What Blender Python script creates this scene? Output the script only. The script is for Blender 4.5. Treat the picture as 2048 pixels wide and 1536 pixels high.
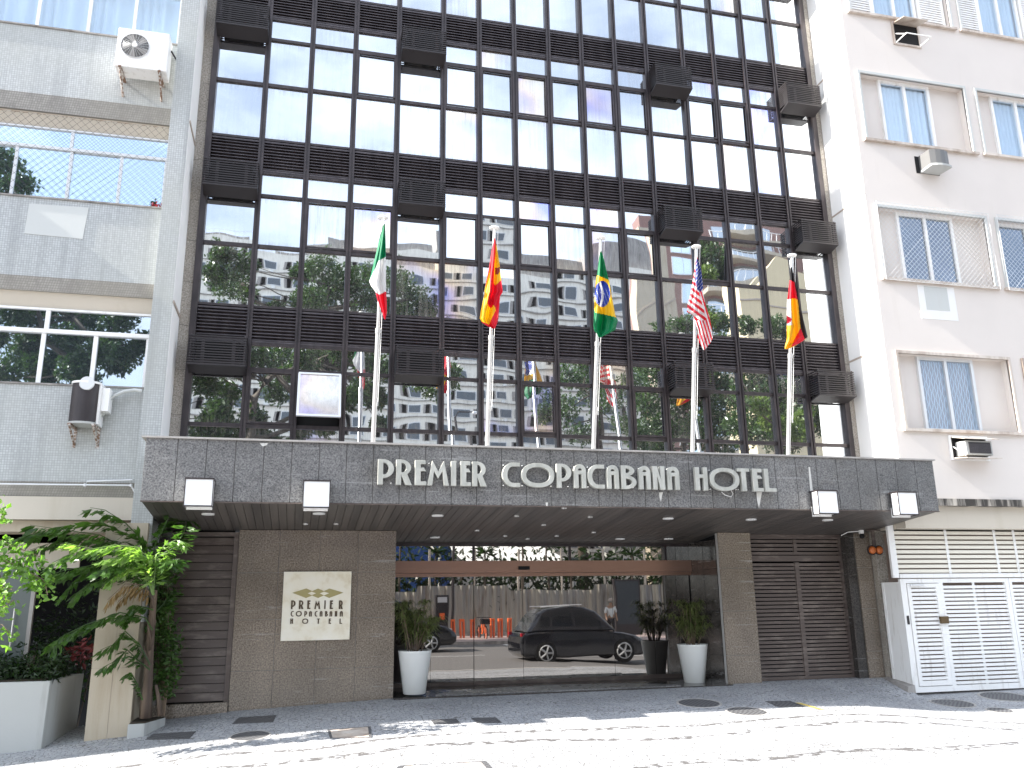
import bpy, math, random
import numpy as np
from mathutils import Vector, Matrix
from mathutils.geometry import tessellate_polygon
random.seed(7); rng = np.random.default_rng(7)
for o in list(bpy.data.objects): bpy.data.objects.remove(o)
S = bpy.context.scene; COL = S.collection
R = math.radians

# ---------------------------------------------------------------- camera
F_PX, YAW, PIT, ROL, CY = 1689.17, 0.245637, 0.251917, -0.0143667, -13.5
_cy, _sy, _cp, _sp = math.cos(YAW), math.sin(YAW), math.cos(PIT), math.sin(PIT)
FW = Vector((_sy*_cp, _cy*_cp, _sp)); R0 = Vector((_cy, -_sy, 0)); U0 = R0.cross(FW)
RT = R0*math.cos(ROL) + U0*math.sin(ROL); UP = -R0*math.sin(ROL) + U0*math.cos(ROL)
cd = bpy.data.cameras.new('camera'); cam = bpy.data.objects.new('camera', cd); COL.objects.link(cam)
cd.sensor_width = 36; cd.lens = 36*F_PX/2048; cd.clip_end = 2000; cd.clip_start = .05
cam.matrix_world = Matrix(((RT.x, UP.x, -FW.x, 0), (RT.y, UP.y, -FW.y, CY), (RT.z, UP.z, -FW.z, 0), (0, 0, 0, 1)))
S.camera = cam

# ---------------------------------------------------------------- sky, sun, exposure
SUNV = Vector((-1, -.0275, .713)).normalized()
sun_el = math.asin(SUNV.z)
W = bpy.data.worlds.new('World'); S.world = W; W.use_nodes = True
wt = W.node_tree; wn = wt.nodes; wl = wt.links
bg = wn['Background']; bg.inputs['Strength'].default_value = .086
sky = wn.new('ShaderNodeTexSky'); sky.sky_type = 'NISHITA'; sky.sun_disc = False
sky.sun_elevation = sun_el; sky.sun_rotation = math.atan2(SUNV.x, SUNV.y)
sky.air_density = 1.0; sky.dust_density = 1.2
tc = wn.new('ShaderNodeTexCoord'); mp = wn.new('ShaderNodeMapping'); wl.new(tc.outputs['Generated'], mp.inputs[0])
mp.inputs['Scale'].default_value = (1, 1, 1.9); mp.inputs['Location'].default_value = (.35, .15, .4)
nz = wn.new('ShaderNodeTexNoise'); nz.inputs['Scale'].default_value = 2.3; nz.inputs['Detail'].default_value = 9; nz.inputs['Roughness'].default_value = .55
wl.new(mp.outputs[0], nz.inputs['Vector'])
cr = wn.new('ShaderNodeValToRGB'); cr.color_ramp.elements[0].position = .40; cr.color_ramp.elements[1].position = .64; cr.color_ramp.elements[0].color = (.3, .3, .3, 1)
wl.new(nz.outputs['Fac'], cr.inputs[0])
mx = wn.new('ShaderNodeMixRGB'); wl.new(cr.outputs[0], mx.inputs[0]); wl.new(sky.outputs[0], mx.inputs[1])
mx.inputs[2].default_value = (8.8, 9.5, 10.6, 1); wl.new(mx.outputs[0], bg.inputs['Color'])
sl = bpy.data.lights.new('sun', 'SUN'); sl.energy = 5.0; sl.angle = R(.5); sl.color = (1, .95, .87)
so = bpy.data.objects.new('sun', sl); COL.objects.link(so); so.rotation_euler = SUNV.to_track_quat('Z', 'Y').to_euler()
S.view_settings.view_transform = 'Standard'; S.view_settings.look = 'None'; S.view_settings.exposure = 1.85; S.view_settings.gamma = 1
S.render.engine = 'CYCLES'; S.cycles.max_bounces = 8; S.cycles.transparent_max_bounces = 12

# ---------------------------------------------------------------- helpers
def ray(px, py): return FW + RT*((px-1024)/F_PX) - UP*((py-768)/F_PX)
def at(px, py, Y):
    d = ray(px, py); t = (Y-CY)/d.y; return Vector((d.x*t, Y, d.z*t))
def gat(px, py, Z):
    d = ray(px, py); t = Z/d.z; return Vector((d.x*t, CY+d.y*t, Z))
def vat(px, py, dep):            # real place of a thing seen mirrored in the facade, dep metres along Y
    d = ray(px, py); t = dep/d.y; return Vector((d.x*t, -(dep+CY), d.z*t))
def lerp_tab(tab, x):
    if x <= tab[0][0]: return tab[0][1]
    for (a, b), (c, d) in zip(tab, tab[1:]):
        if x <= c: return b+(d-b)*(x-a)/(c-a)
    return tab[-1][1]
BT = [(-9, -1.9), (-5, -1.76), (-2.6, -1.6), (-.9, -1.472), (1.47, -1.385), (9.7, -1.37), (10.0, -1.37), (10.06, -1.55), (16, -1.5)]
BT2 = [(-9, -1.9), (-5, -1.76), (-2.6, -1.6), (-.9, -1.472), (1.47, -1.385), (7.2, -1.37), (8.2, -1.40), (9.2, -1.5), (10.1, -1.56), (16, -1.5)]
KERB = -6.4
def gz(x, y):
    f = min(1, max(0, -y/.9-.1))
    return lerp_tab(BT, x)*(1-f)+lerp_tab(BT2, x)*f + .085*max(-2.2, min(0, y)) + .03*min(0, y+2.2)

class MB:
    def __init__(s): s.v = []; s.f = []; s.m = []; s.mi = 0
    def add(s, vs, fs):
        b = len(s.v); s.v += [tuple(q) for q in vs]
        s.f += [tuple(b+i for i in f) for f in fs]; s.m += [s.mi]*len(fs); return s
    def box(s, x0, x1, y0, y1, z0, z1):
        return s.add([(x0,y0,z0),(x1,y0,z0),(x1,y1,z0),(x0,y1,z0),(x0,y0,z1),(x1,y0,z1),(x1,y1,z1),(x0,y1,z1)],
            [(0,3,2,1),(4,5,6,7),(0,1,5,4),(1,2,6,5),(2,3,7,6),(3,0,4,7)])
    def hexa(s, p):
        return s.add(p, [(0,3,2,1),(4,5,6,7),(0,1,5,4),(1,2,6,5),(2,3,7,6),(3,0,4,7)])
    def tube(s, pts, r, n=8, cap=True):
        pts = [Vector(p) for p in pts]; rr = r if isinstance(r, (list, tuple)) else [r]*len(pts); vs = []; fs = []
        for i, p in enumerate(pts):
            t = (pts[min(i+1, len(pts)-1)]-pts[max(i-1, 0)]).normalized()
            a = t.cross(Vector((0, 0, 1)) if abs(t.z) < .9 else Vector((1, 0, 0))).normalized(); b = t.cross(a)
            for k in range(n):
                g = 2*math.pi*k/n; vs.append(p+(a*math.cos(g)+b*math.sin(g))*rr[i])
        for i in range(len(pts)-1):
            for k in range(n):
                k2 = (k+1) % n; fs.append((i*n+k, i*n+k2, (i+1)*n+k2, (i+1)*n+k))
        if cap: fs.append(tuple(range(n))[::-1]); fs.append(tuple((len(pts)-1)*n+k for k in range(n)))
        return s.add(vs, fs)
    def lathe(s, c, prof, n=32, axis='z'):
        vs = []; fs = []
        for (r, h) in prof:
            for k in range(n):
                g = 2*math.pi*k/n; a, b = r*math.cos(g), r*math.sin(g)
                vs.append((c[0]+a, c[1]+b, c[2]+h) if axis == 'z' else ((c[0]+a, c[1]+h, c[2]+b) if axis == 'y' else (c[0]+h, c[1]+a, c[2]+b)))
        for i in range(len(prof)-1):
            for k in range(n):
                k2 = (k+1) % n; fs.append((i*n+k, i*n+k2, (i+1)*n+k2, (i+1)*n+k))
        fs.append(tuple(range(n))); fs.append(tuple((len(prof)-1)*n+k for k in range(n)))
        return s.add(vs, fs)
    def prism(s, loops, y0, y1, ax='y'):    # loops of (x,z) -> solid between y0 (front) and y1
        P = [[Vector((a, b, 0)) for a, b in L] for L in loops]
        tri = tessellate_polygon(P); flat = [q for L in P for q in L]; n = len(flat)
        def w(q, y): return (q.x, y, q.y) if ax == 'y' else ((y, q.x, q.y) if ax == 'x' else (q.x, q.y, y))
        vs = [w(q, y0) for q in flat]+[w(q, y1) for q in flat]
        fs = [tuple(t) for t in tri]+[tuple(i+n for i in t)[::-1] for t in tri]; b = 0
        for L in P:
            m = len(L)
            for i in range(m): j = (i+1) % m; fs.append((b+i, b+j, b+n+j, b+n+i))
            b += m
        return s.add(vs, fs)
    def build(s, name, mat, parent=None, smooth=False, bev=0, seg=2):
        me = bpy.data.meshes.new(name); off = Vector((0, 0, 0)); q = parent
        while q is not None: off += q.location; q = q.parent
        me.from_pydata([(a-off.x, b-off.y, c-off.z) for a, b, c in s.v], [], s.f)
        for m in (mat if isinstance(mat, (list, tuple)) else [mat]): me.materials.append(m)
        if isinstance(mat, (list, tuple)): me.polygons.foreach_set('material_index', s.m)
        me.update()
        import bmesh
        bm = bmesh.new(); bm.from_mesh(me); bmesh.ops.recalc_face_normals(bm, faces=bm.faces); bm.to_mesh(me); bm.free()
        if smooth:
            me.polygons.foreach_set('use_smooth', [True]*len(me.polygons))
        o = bpy.data.objects.new(name, me); COL.objects.link(o); o.parent = parent
        if bev:
            m = o.modifiers.new('bevel', 'BEVEL'); m.width = bev; m.segments = seg; m.limit_method = 'ANGLE'; m.angle_limit = R(35)
        return o
def tag(o, label=None, cat=None, group=None, kind=None):
    if label: o['label'] = label
    if cat: o['category'] = cat
    if group: o['group'] = group
    if kind: o['kind'] = kind
    return o
def thing(name, label, cat, loc, group=None):
    o = bpy.data.objects.new(name, None); COL.objects.link(o); o.location = loc; o.empty_display_size = .2
    return tag(o, label, cat, group)
def copy_tree(o, parent=None):
    c = o.copy(); COL.objects.link(c); c.parent = parent
    for ch in o.children: copy_tree(ch, c)
    return c

# ---------------------------------------------------------------- materials
def mat(name, col, rough=.6, metal=0, spec=.5, coat=0):
    m = bpy.data.materials.new(name); m.use_nodes = True; b = m.node_tree.nodes['Principled BSDF']
    b.inputs['Base Color'].default_value = (*col, 1); b.inputs['Roughness'].default_value = rough
    b.inputs['Metallic'].default_value = metal; b.inputs['Specular IOR Level'].default_value = spec; b.inputs['Coat Weight'].default_value = coat
    return m
def nd(m, t, **k):
    n = m.node_tree.nodes.new(t)
    for a, b in k.items():
        if a in n.inputs.keys(): n.inputs[a].default_value = b
        else: setattr(n, a, b)
    return n
def lk(m, a, b): m.node_tree.links.new(a, b)
def coord(m, scale=(1, 1, 1), kind='Object'):
    t = nd(m, 'ShaderNodeTexCoord') if kind != 'World' else nd(m, 'ShaderNodeNewGeometry')
    p = nd(m, 'ShaderNodeMapping'); p.inputs['Scale'].default_value = scale
    lk(m, t.outputs['Position' if kind == 'World' else kind], p.inputs[0]); return p.outputs[0]
def noise(m, vec, sc, det=4, rough=.5):
    n = nd(m, 'ShaderNodeTexNoise', Scale=sc, Detail=det, Roughness=rough); lk(m, vec, n.inputs['Vector']); return n.outputs['Fac']
def ramp(m, fac, stops):
    r = nd(m, 'ShaderNodeValToRGB'); e = r.color_ramp.elements
    while len(e) < len(stops): e.new(.5)
    for q, (p, c) in zip(e, stops):
        q.position = p; q.color = (*c, 1) if len(c) == 3 else c
    lk(m, fac, r.inputs[0]); return r.outputs[0]
def gr(v): return (v, v, v)
def mixc(m, fac, a, b, mode='MIX'):
    n = nd(m, 'ShaderNodeMixRGB', blend_type=mode)
    for s, q in ((0, fac), (1, a), (2, b)):
        if hasattr(q, 'is_output'): lk(m, q, n.inputs[s])
        else: n.inputs[s].default_value = q if s == 0 else (*q, 1)
    return n.outputs[0]
def bump(m, h, st=.3, dist=.01, bs=None):
    n = nd(m, 'ShaderNodeBump', Strength=st, Distance=dist); lk(m, h, n.inputs['Height'])
    if bs is None: bs = m.node_tree.nodes['Principled BSDF']
    lk(m, n.outputs[0], bs.inputs['Normal']); return n
def setc(m, c): lk(m, c, m.node_tree.nodes['Principled BSDF'].inputs['Base Color']); return m
def setr(m, c): lk(m, c, m.node_tree.nodes['Principled BSDF'].inputs['Roughness']); return m
def streak(m, sx=7, sz=.5, lo=.45, hi=.75, world=True):   # vertical weather streaks
    v = coord(m, (sx, sx, sz), 'World'); return ramp(m, noise(m, v, 1.0, 6, .65), [(lo, gr(0)), (hi, gr(1))])

def granite(name, dark, light, rough=.25, sc=46):
    m = mat(name, light, rough); v = coord(m, (1, 1, 1), 'World')
    c = ramp(m, noise(m, v, sc, 5, .75), [(.37, dark), (.5, tuple((a+b)/2 for a, b in zip(dark, light))), (.63, light)])
    big = ramp(m, noise(m, v, .9, 4, .6), [(.3, gr(.68)), (.7, gr(1.15))])
    c = mixc(m, 1, c, big, 'MULTIPLY')
    scr = ramp(m, noise(m, coord(m, (.5, 1, 9), 'World'), 2.2, 7, .6), [(.61, gr(0)), (.66, gr(.35))])
    c = mixc(m, scr, c, (.42, .42, .42)); setc(m, c)
    setr(m, ramp(m, noise(m, v, 5, 4), [(.3, gr(rough*.6)), (.7, gr(rough*1.5))])); return m
M = {}
M['granite_grey'] = granite('granite_grey', (.058, .057, .06), (.26, .255, .25), .32)
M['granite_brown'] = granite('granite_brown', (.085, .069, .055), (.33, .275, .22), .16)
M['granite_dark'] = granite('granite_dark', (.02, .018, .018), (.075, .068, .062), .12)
M['granite_pale'] = granite('granite_pale', (.17, .15, .125), (.48, .44, .39), .5)
M['grout'] = mat('grout', (.42, .41, .4), .9)
M['bronze'] = mat('bronze_aluminium', (.045, .036, .039), .38, .35)
setc(M['bronze'], ramp(M['bronze'], noise(M['bronze'], coord(M['bronze'], (3, 3, 1), 'World'), 3, 5), [(.3, (.03, .025, .028)), (.7, (.062, .05, .052))]))
M['louvre'] = mat('louvre_metal', (.06, .052, .058), .42, .3)
setc(M['louvre'], ramp(M['louvre'], noise(M['louvre'], coord(M['louvre'], (2, 2, .6), 'World'), 4, 6), [(.3, (.045, .038, .044)), (.7, (.095, .083, .09))]))
M['cage'] = mat('cage_metal', (.03, .026, .028), .5, .2)
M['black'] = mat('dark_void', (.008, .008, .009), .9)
M['soffit'] = mat('soffit_boards', (.06, .055, .052), .45)
setc(M['soffit'], ramp(M['soffit'], noise(M['soffit'], coord(M['soffit'], (7, .3, 1), 'World'), 1, 4), [(.3, (.055, .05, .048)), (.7, (.115, .1, .09))]))
M['steel'] = mat('pole_aluminium', (.62, .62, .62), .32, .7)
M['letter'] = mat('letter_metal', (.52, .53, .48), .42, .25)
setc(M['letter'], ramp(M['letter'], noise(M['letter'], coord(M['letter'], (6, 6, 2), 'World'), 2, 5), [(.3, (.38, .385, .35)), (.7, (.54, .54, .5))]))
M['white_metal'] = mat('white_metal', (.82, .82, .82), .45)
_m = M['white_metal']; setc(_m, mixc(_m, streak(_m, 9, 1.2, .55, .8), (.84, .84, .83), (.55, .52, .48)))
M['alu'] = mat('window_aluminium', (.68, .69, .7), .4, .3)
M['acrylic'] = mat('white_acrylic', (.85, .86, .86), .3)
M['pot'] = mat('white_pot', (.72, .73, .71), .3)
M['soil'] = mat('soil', (.04, .03, .02), .95)
M['onyx'] = mat('cream_stone', (.78, .73, .6), .35)
_m = M['onyx']; setc(_m, ramp(_m, noise(_m, coord(_m, (1, 1, 1), 'World'), 3.5, 7, .6), [(.3, (.66, .58, .42)), (.45, (.8, .75, .62)), (.7, (.84, .81, .72))]))
M['olive'] = mat('olive_logo', (.36, .31, .13), .5)
M['darkletter'] = mat('dark_bronze_letter', (.09, .065, .04), .4, .4)
M['copper'] = mat('door_header_bronze', (.3, .185, .14), .3, .75)
_m = M['copper']; bump(_m, noise(_m, coord(_m, (1.2, 1, 4), 'World'), 2, 3), .4, .02)
M['brown_metal'] = mat('brown_gate_metal', (.12, .095, .085), .4, .2)
_m = M['brown_metal']; setc(_m, mixc(_m, streak(_m, 2.5, 9, .5, .72), (.1, .078, .07), (.2, .165, .145)))
M['orange'] = mat('orange_lens', (.5, .13, .03), .25)
M['rust'] = mat('rusty_bracket', (.3, .27, .24), .7)
_m = M['rust']; setc(_m, ramp(_m, noise(_m, coord(_m), 22, 5), [(.4, (.55, .53, .5)), (.55, (.2, .12, .08))]))
M['red'] = mat('red_paint', (.6, .04, .05), .5)
M['bike_orange'] = mat('dock_orange', (.85, .16, .04), .5)
M['tyre'] = mat('tyre_rubber', (.015, .015, .015), .8)
M['carpaint'] = mat('black_car_paint', (.012, .013, .018), .12, .2, coat=1)
M['carglass'] = mat('car_glass', (.01, .012, .015), .05)

def mosaic(name, base, tile=.035):
    m = mat(name, base, .45); g = nd(m, 'ShaderNodeNewGeometry'); sp = nd(m, 'ShaderNodeSeparateXYZ'); lk(m, g.outputs['Position'], sp.inputs[0])
    cb = nd(m, 'ShaderNodeCombineXYZ'); add = nd(m, 'ShaderNodeMath', operation='ADD'); lk(m, sp.outputs['X'], add.inputs[0]); lk(m, sp.outputs['Y'], add.inputs[1])
    lk(m, add.outputs[0], cb.inputs['X']); lk(m, sp.outputs['Z'], cb.inputs['Y'])
    br = nd(m, 'ShaderNodeTexBrick', offset=0.0, Scale=1.0); br.inputs['Brick Width'].default_value = tile; br.inputs['Row Height'].default_value = tile
    br.inputs['Mortar Size'].default_value = tile*.09; br.inputs['Mortar Smooth'].default_value = .3; br.inputs['Bias'].default_value = -.2
    br.inputs['Color1'].default_value = (*[c*1.13 for c in base], 1); br.inputs['Color2'].default_value = (*[c*.88 for c in base], 1)
    br.inputs['Mortar'].default_value = (*[c*.62 for c in base], 1); lk(m, cb.outputs[0], br.inputs['Vector'])
    c = mixc(m, streak(m, 5, .35, .5, .78), br.outputs['Color'], tuple(c*.62 for c in base))
    c = mixc(m, ramp(m, noise(m, coord(m, (1, 1, 1), 'World'), .7, 5), [(.4, gr(0)), (.75, gr(.6))]), c, (base[0]*.92, base[1]*.9, base[2]*.82))
    return setc(m, c)
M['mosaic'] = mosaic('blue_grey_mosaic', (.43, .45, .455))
M['mosaic_dark'] = mosaic('dark_mosaic', (.33, .32, .3))  # darker, browner tile for the spandrel lips
def plaster(name, base, dirt, lo=.55, hi=.85, rough=.85):
    m = mat(name, base, rough); v = coord(m, (1, 1, 1), 'World')
    c = mixc(m, ramp(m, noise(m, v, 1.1, 6, .6), [(.35, gr(0)), (.8, gr(.5))]), base, tuple(b*.9 for b in base))
    c = mixc(m, streak(m, 4, .4, lo, hi), c, dirt)
    setc(m, c); bump(m, noise(m, v, 30, 5), .25, .004); return m
M['pink'] = plaster('pink_plaster', (.69, .64, .60), (.6, .55, .5), .6, .95)
M['return'] = plaster('white_plaster', (.8, .8, .79), (.6, .58, .56), .6, .9)
M['beige'] = plaster('beige_stone', (.45, .39, .3), (.33, .26, .17), .5, .8, .6)
M['cream'] = plaster('cream_paint', (.58, .53, .45), (.5, .45, .36), .55, .85)
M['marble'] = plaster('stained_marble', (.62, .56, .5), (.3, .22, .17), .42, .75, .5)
M['concrete'] = plaster('worn_concrete', (.36, .34, .32), (.14, .13, .12), .4, .7)
M['patch'] = plaster('patch_plaster', (.55, .57, .56), (.5, .5, .48), .6, .9)
M['sooty'] = plaster('sooty_band', (.62, .57, .5), (.05, .045, .04), .38, .56)
M['planter'] = plaster('planter_white', (.43, .44, .43), (.24, .23, .21), .55, .85)
M['taupe'] = mat('taupe_trim', (.4, .34, .29), .7)

def mirror(name, refl=(.54, .57, .605), dark=(.02, .02, .022), dirt=True, diff=.25, wav=.0026, grime=1.0):
    m = bpy.data.materials.new(name); m.use_nodes = True; nt = m.node_tree; nt.nodes.remove(nt.nodes['Principled BSDF'])
    out = nt.nodes['Material Output']
    oi = nd(m, 'ShaderNodeObjectInfo'); vw = coord(m, (1, 1, 1), 'World')
    off = nd(m, 'ShaderNodeVectorMath', operation='MULTIPLY_ADD'); cmb = nd(m, 'ShaderNodeCombineXYZ')
    lk(m, oi.outputs['Random'], cmb.inputs[0]); lk(m, cmb.outputs[0], off.inputs[0]); off.inputs[1].default_value = (40, 0, 0); lk(m, vw, off.inputs[2])
    bn = nd(m, 'ShaderNodeBump', Strength=1.0, Distance=wav); lk(m, noise(m, off.outputs[0], 1.15, 1, .4), bn.inputs['Height'])
    gl = nd(m, 'ShaderNodeBsdfGlossy', Roughness=.012); lk(m, bn.outputs[0], gl.inputs['Normal'])
    rc = refl
    if dirt:
        # worn reflective film: some panes show a coloured bloom
        k = ramp(m, oi.outputs['Random'], [(.77, gr(0)), (.78, gr(1))])
        b = ramp(m, noise(m, off.outputs[0], .9, 0), [(.42, gr(0)), (.62, gr(1))])
        film = ramp(m, noise(m, off.outputs[0], 1.1, 1), [(.38, (.3, .33, .72)), (.47, (.55, .46, .62)), (.55, (.72, .6, .5)), (.66, (.74, .7, .62))])
        f = mixc(m, 1, k, b, 'MULTIPLY'); rc = mixc(m, f, refl, film); lk(m, rc, gl.inputs['Color'])
    else: gl.inputs['Color'].default_value = (*rc, 1)
    df = nd(m, 'ShaderNodeBsdfDiffuse', Color=(*dark, 1))
    add = nd(m, 'ShaderNodeAddShader'); lk(m, gl.outputs[0], add.inputs[0]); lk(m, df.outputs[0], add.inputs[1])
    sh = add.outputs[0]
    if grime:
        g = nd(m, 'ShaderNodeTexCoord'); sp = nd(m, 'ShaderNodeSeparateXYZ'); lk(m, g.outputs['Generated'], sp.inputs[0])
        edge = ramp(m, sp.outputs['Z'], [(0, gr(.8)), (.1, gr(.05)), (.85, gr(.05)), (1, gr(.75))])
        st = nd(m, 'ShaderNodeMapping'); st.inputs['Scale'].default_value = (16, 16, .9); lk(m, off.outputs[0], st.inputs[0])
        sn = ramp(m, noise(m, st.outputs[0], 1.2, 6, .7), [(.42, gr(0)), (.7, gr(1))])
        am = ramp(m, oi.outputs['Random'], [(.1, gr(.03)), (.6, gr(.14)), (.97, gr(.7))])
        d1 = mixc(m, 1, sn, mixc(m, 1, edge, am, 'ADD'), 'MULTIPLY')
        d1 = mixc(m, 1, d1, gr(.55*grime), 'MULTIPLY')
        dd = nd(m, 'ShaderNodeBsdfDiffuse', Color=(.33, .31, .28, 1)); ms = nd(m, 'ShaderNodeMixShader')
        lk(m, d1, ms.inputs[0]); lk(m, sh, ms.inputs[1]); lk(m, dd.outputs[0], ms.inputs[2]); sh = ms.outputs[0]
    lk(m, sh, out.inputs['Surface']); return m
M['mirror'] = mirror('mirror_glass')
M['darkglass'] = mirror('dark_tinted_glass', (.3, .29, .28), (.012, .01, .01), False, wav=.0012, grime=.12)
M['window_dark'] = mirror('window_glass', (.4, .44, .48), (.02, .025, .03), False, wav=.002, grime=.15)
M['window_sky'] = mirror('bluish_window_glass', (.6, .7, .78), (.02, .025, .03), False, wav=.002, grime=.1)
def thin(name, fac, tint=(.9, .95, 1)):
    m = bpy.data.materials.new(name); m.use_nodes = True; nt = m.node_tree; nt.nodes.remove(nt.nodes['Principled BSDF'])
    a = nd(m, 'ShaderNodeBsdfTransparent', Color=(*tint, 1)); b = nd(m, 'ShaderNodeBsdfGlossy', Roughness=.02, Color=(.8, .9, 1, 1)); x = nd(m, 'ShaderNodeMixShader', Fac=fac)
    lk(m, a.outputs[0], x.inputs[1]); lk(m, b.outputs[0], x.inputs[2]); lk(m, x.outputs[0], nt.nodes['Material Output'].inputs['Surface']); return m
M['far_window'] = mat('far_window_glass', (.09, .11, .13), .4)
M['thin'] = thin('clear_window_glass', .08)
M['window_dim'] = mirror('dim_window_glass', (.2, .23, .27), (.02, .025, .03), False, wav=.002, grime=.1)
M['metal_lit_tint'] = mat('lit_tinted_metal', (.8, .765, .67), .45)  # white screen slats tinted cream, the light on them put into the colour
M['curtain'] = mat('pale_curtain', (.66, .68, .68), .8)
M['curtain_b'] = mat('brownish_curtain', (.42, .33, .28), .9)
def net_mat(name, col, cell=.075):
    m = mat(name, col, .6); return m
def leafm(name, c1, c2, tr=.35, rough=.35):
    m = bpy.data.materials.new(name); m.use_nodes = True; b = m.node_tree.nodes['Principled BSDF']
    v = coord(m, (1, 1, 1), 'Object'); c = ramp(m, noise(m, v, 1.6, 5, .7), [(.32, c1), (.68, c2)]); lk(m, c, b.inputs['Base Color'])
    b.inputs['Roughness'].default_value = rough
    t = nd(m, 'ShaderNodeBsdfTranslucent'); lk(m, mixc(m, 1, c, (1.5, 1.9, .7), 'MULTIPLY'), t.inputs['Color']); x = nd(m, 'ShaderNodeMixShader', Fac=tr)
    lk(m, b.outputs[0], x.inputs[1]); lk(m, t.outputs[0], x.inputs[2]); lk(m, x.outputs[0], m.node_tree.nodes['Material Output'].inputs['Surface']); return m
M['leaf_palm'] = leafm('palm_leaf', (.02, .055, .012), (.085, .16, .035))
M['leaf_sunlit'] = leafm('sunlit_palm_leaf', (.1, .19, .04), (.28, .38, .13), .4)  # paler copy of the palm leaf; sun glare on these fronds put into the colour
M['leaf_vine'] = leafm('vine_leaf', (.09, .2, .035), (.2, .32, .06), .4)
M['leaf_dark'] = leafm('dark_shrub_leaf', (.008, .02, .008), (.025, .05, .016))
M['leaf_pot'] = leafm('narrow_leaf', (.07, .09, .03), (.24, .27, .11), .3, .5)
M['leaf_tree'] = leafm('street_tree_leaf', (.016, .04, .012), (.06, .1, .025), .25)
M['leaf_tree2'] = leafm('yellowish_tree_leaf', (.05, .09, .015), (.15, .2, .035), .3)
M['leaf_dry'] = leafm('dry_leaf', (.2, .12, .05), (.3, .2, .09), .2, .8)
M['bark'] = plaster('bark', (.1, .08, .06), (.045, .035, .028), .4, .7)
M['trunk_palm'] = plaster('palm_trunk', (.2, .145, .1), (.07, .05, .04), .4, .65)

# paving: small irregular limestone sets with dark joints
_m = mat('stone_mosaic_paving', (.4, .4, .4), .75); M['paving'] = _m
v = coord(_m, (1, 1, 1), 'World'); wv = nd(_m, 'ShaderNodeTexNoise', Scale=1.4, Detail=2.0); lk(_m, v, wv.inputs['Vector'])
vv = nd(_m, 'ShaderNodeVectorMath', operation='MULTIPLY_ADD'); lk(_m, wv.outputs['Color'], vv.inputs[0]); vv.inputs[1].default_value = (.25, .25, 0); lk(_m, v, vv.inputs[2])
vo = nd(_m, 'ShaderNodeTexVoronoi', feature='DISTANCE_TO_EDGE', Scale=16.0); vo.inputs['Randomness'].default_value = .8; lk(_m, vv.outputs[0], vo.inputs['Vector'])
vc = nd(_m, 'ShaderNodeTexVoronoi', Scale=16.0); vc.inputs['Randomness'].default_value = .8; lk(_m, vv.outputs[0], vc.inputs['Vector'])
jn = ramp(_m, vo.outputs['Distance'], [(.015, gr(0)), (.065, gr(1))])
bwn = nd(_m, 'ShaderNodeRGBToBW'); lk(_m, vc.outputs['Color'], bwn.inputs[0])
st = ramp(_m, bwn.outputs[0], [(.1, (.31, .32, .34)), (.45, (.37, .38, .4)), (.9, (.42, .42, .43))])
bgn = ramp(_m, noise(_m, v, .9, 5), [(.3, gr(.8)), (.7, gr(1.1))])
# wavy bands of darker stones
sep = nd(_m, 'ShaderNodeSeparateXYZ'); lk(_m, v, sep.inputs[0])
w1 = nd(_m, 'ShaderNodeTexNoise', Scale=.45, Detail=1.0); lk(_m, v, w1.inputs['Vector'])
ad = nd(_m, 'ShaderNodeMath', operation='MULTIPLY_ADD'); lk(_m, w1.outputs['Fac'], ad.inputs[0]); ad.inputs[1].default_value = 1.1; lk(_m, sep.outputs['Y'], ad.inputs[2])
def band(c, w):
    a = nd(_m, 'ShaderNodeMath', operation='SUBTRACT'); lk(_m, ad.outputs[0], a.inputs[0]); a.inputs[1].default_value = c
    b = nd(_m, 'ShaderNodeMath', operation='ABSOLUTE'); lk(_m, a.outputs[0], b.inputs[0])
    d = nd(_m, 'ShaderNodeMath', operation='LESS_THAN'); lk(_m, b.outputs[0], d.inputs[0]); d.inputs[1].default_value = w; return d.outputs[0]
bb = mixc(_m, 1, mixc(_m, 1, band(-2.05, .07), band(-2.75, .09), 'ADD'), band(-4.3, .08), 'ADD')
bb = mixc(_m, 1, bb, ramp(_m, noise(_m, v, 9, 3), [(.45, gr(0)), (.55, gr(1))]), 'MULTIPLY')
st = mixc(_m, bb, st, (.09, .085, .085))
c = mixc(_m, jn, (.13, .125, .12), mixc(_m, 1, st, bgn, 'MULTIPLY')); setc(_m, c); bump(_m, jn, .5, .01)
_m = mat('asphalt', (.05, .05, .052), .85); M['asphalt'] = _m
setc(_m, ramp(_m, noise(_m, coord(_m, (1, 1, 1), 'World'), 40, 6, .7), [(.3, (.1, .095, .092)), (.7, (.2, .19, .185))]))
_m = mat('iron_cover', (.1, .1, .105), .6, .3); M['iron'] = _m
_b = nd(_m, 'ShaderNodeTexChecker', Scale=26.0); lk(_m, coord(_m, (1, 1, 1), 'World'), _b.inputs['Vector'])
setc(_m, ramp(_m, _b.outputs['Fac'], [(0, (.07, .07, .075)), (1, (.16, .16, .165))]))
M['kerbstone'] = plaster('kerb_stone', (.4, .38, .36), (.25, .24, .22), .5, .8)
M['pavers'] = plaster('pinkish_pavement', (.42, .33, .31), (.3, .25, .24), .5, .8)
M['yellow_line'] = mat('yellow_paint', (.6, .45, .1), .7); M['white_line'] = mat('white_road_paint', (.7, .7, .7), .7)
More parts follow.
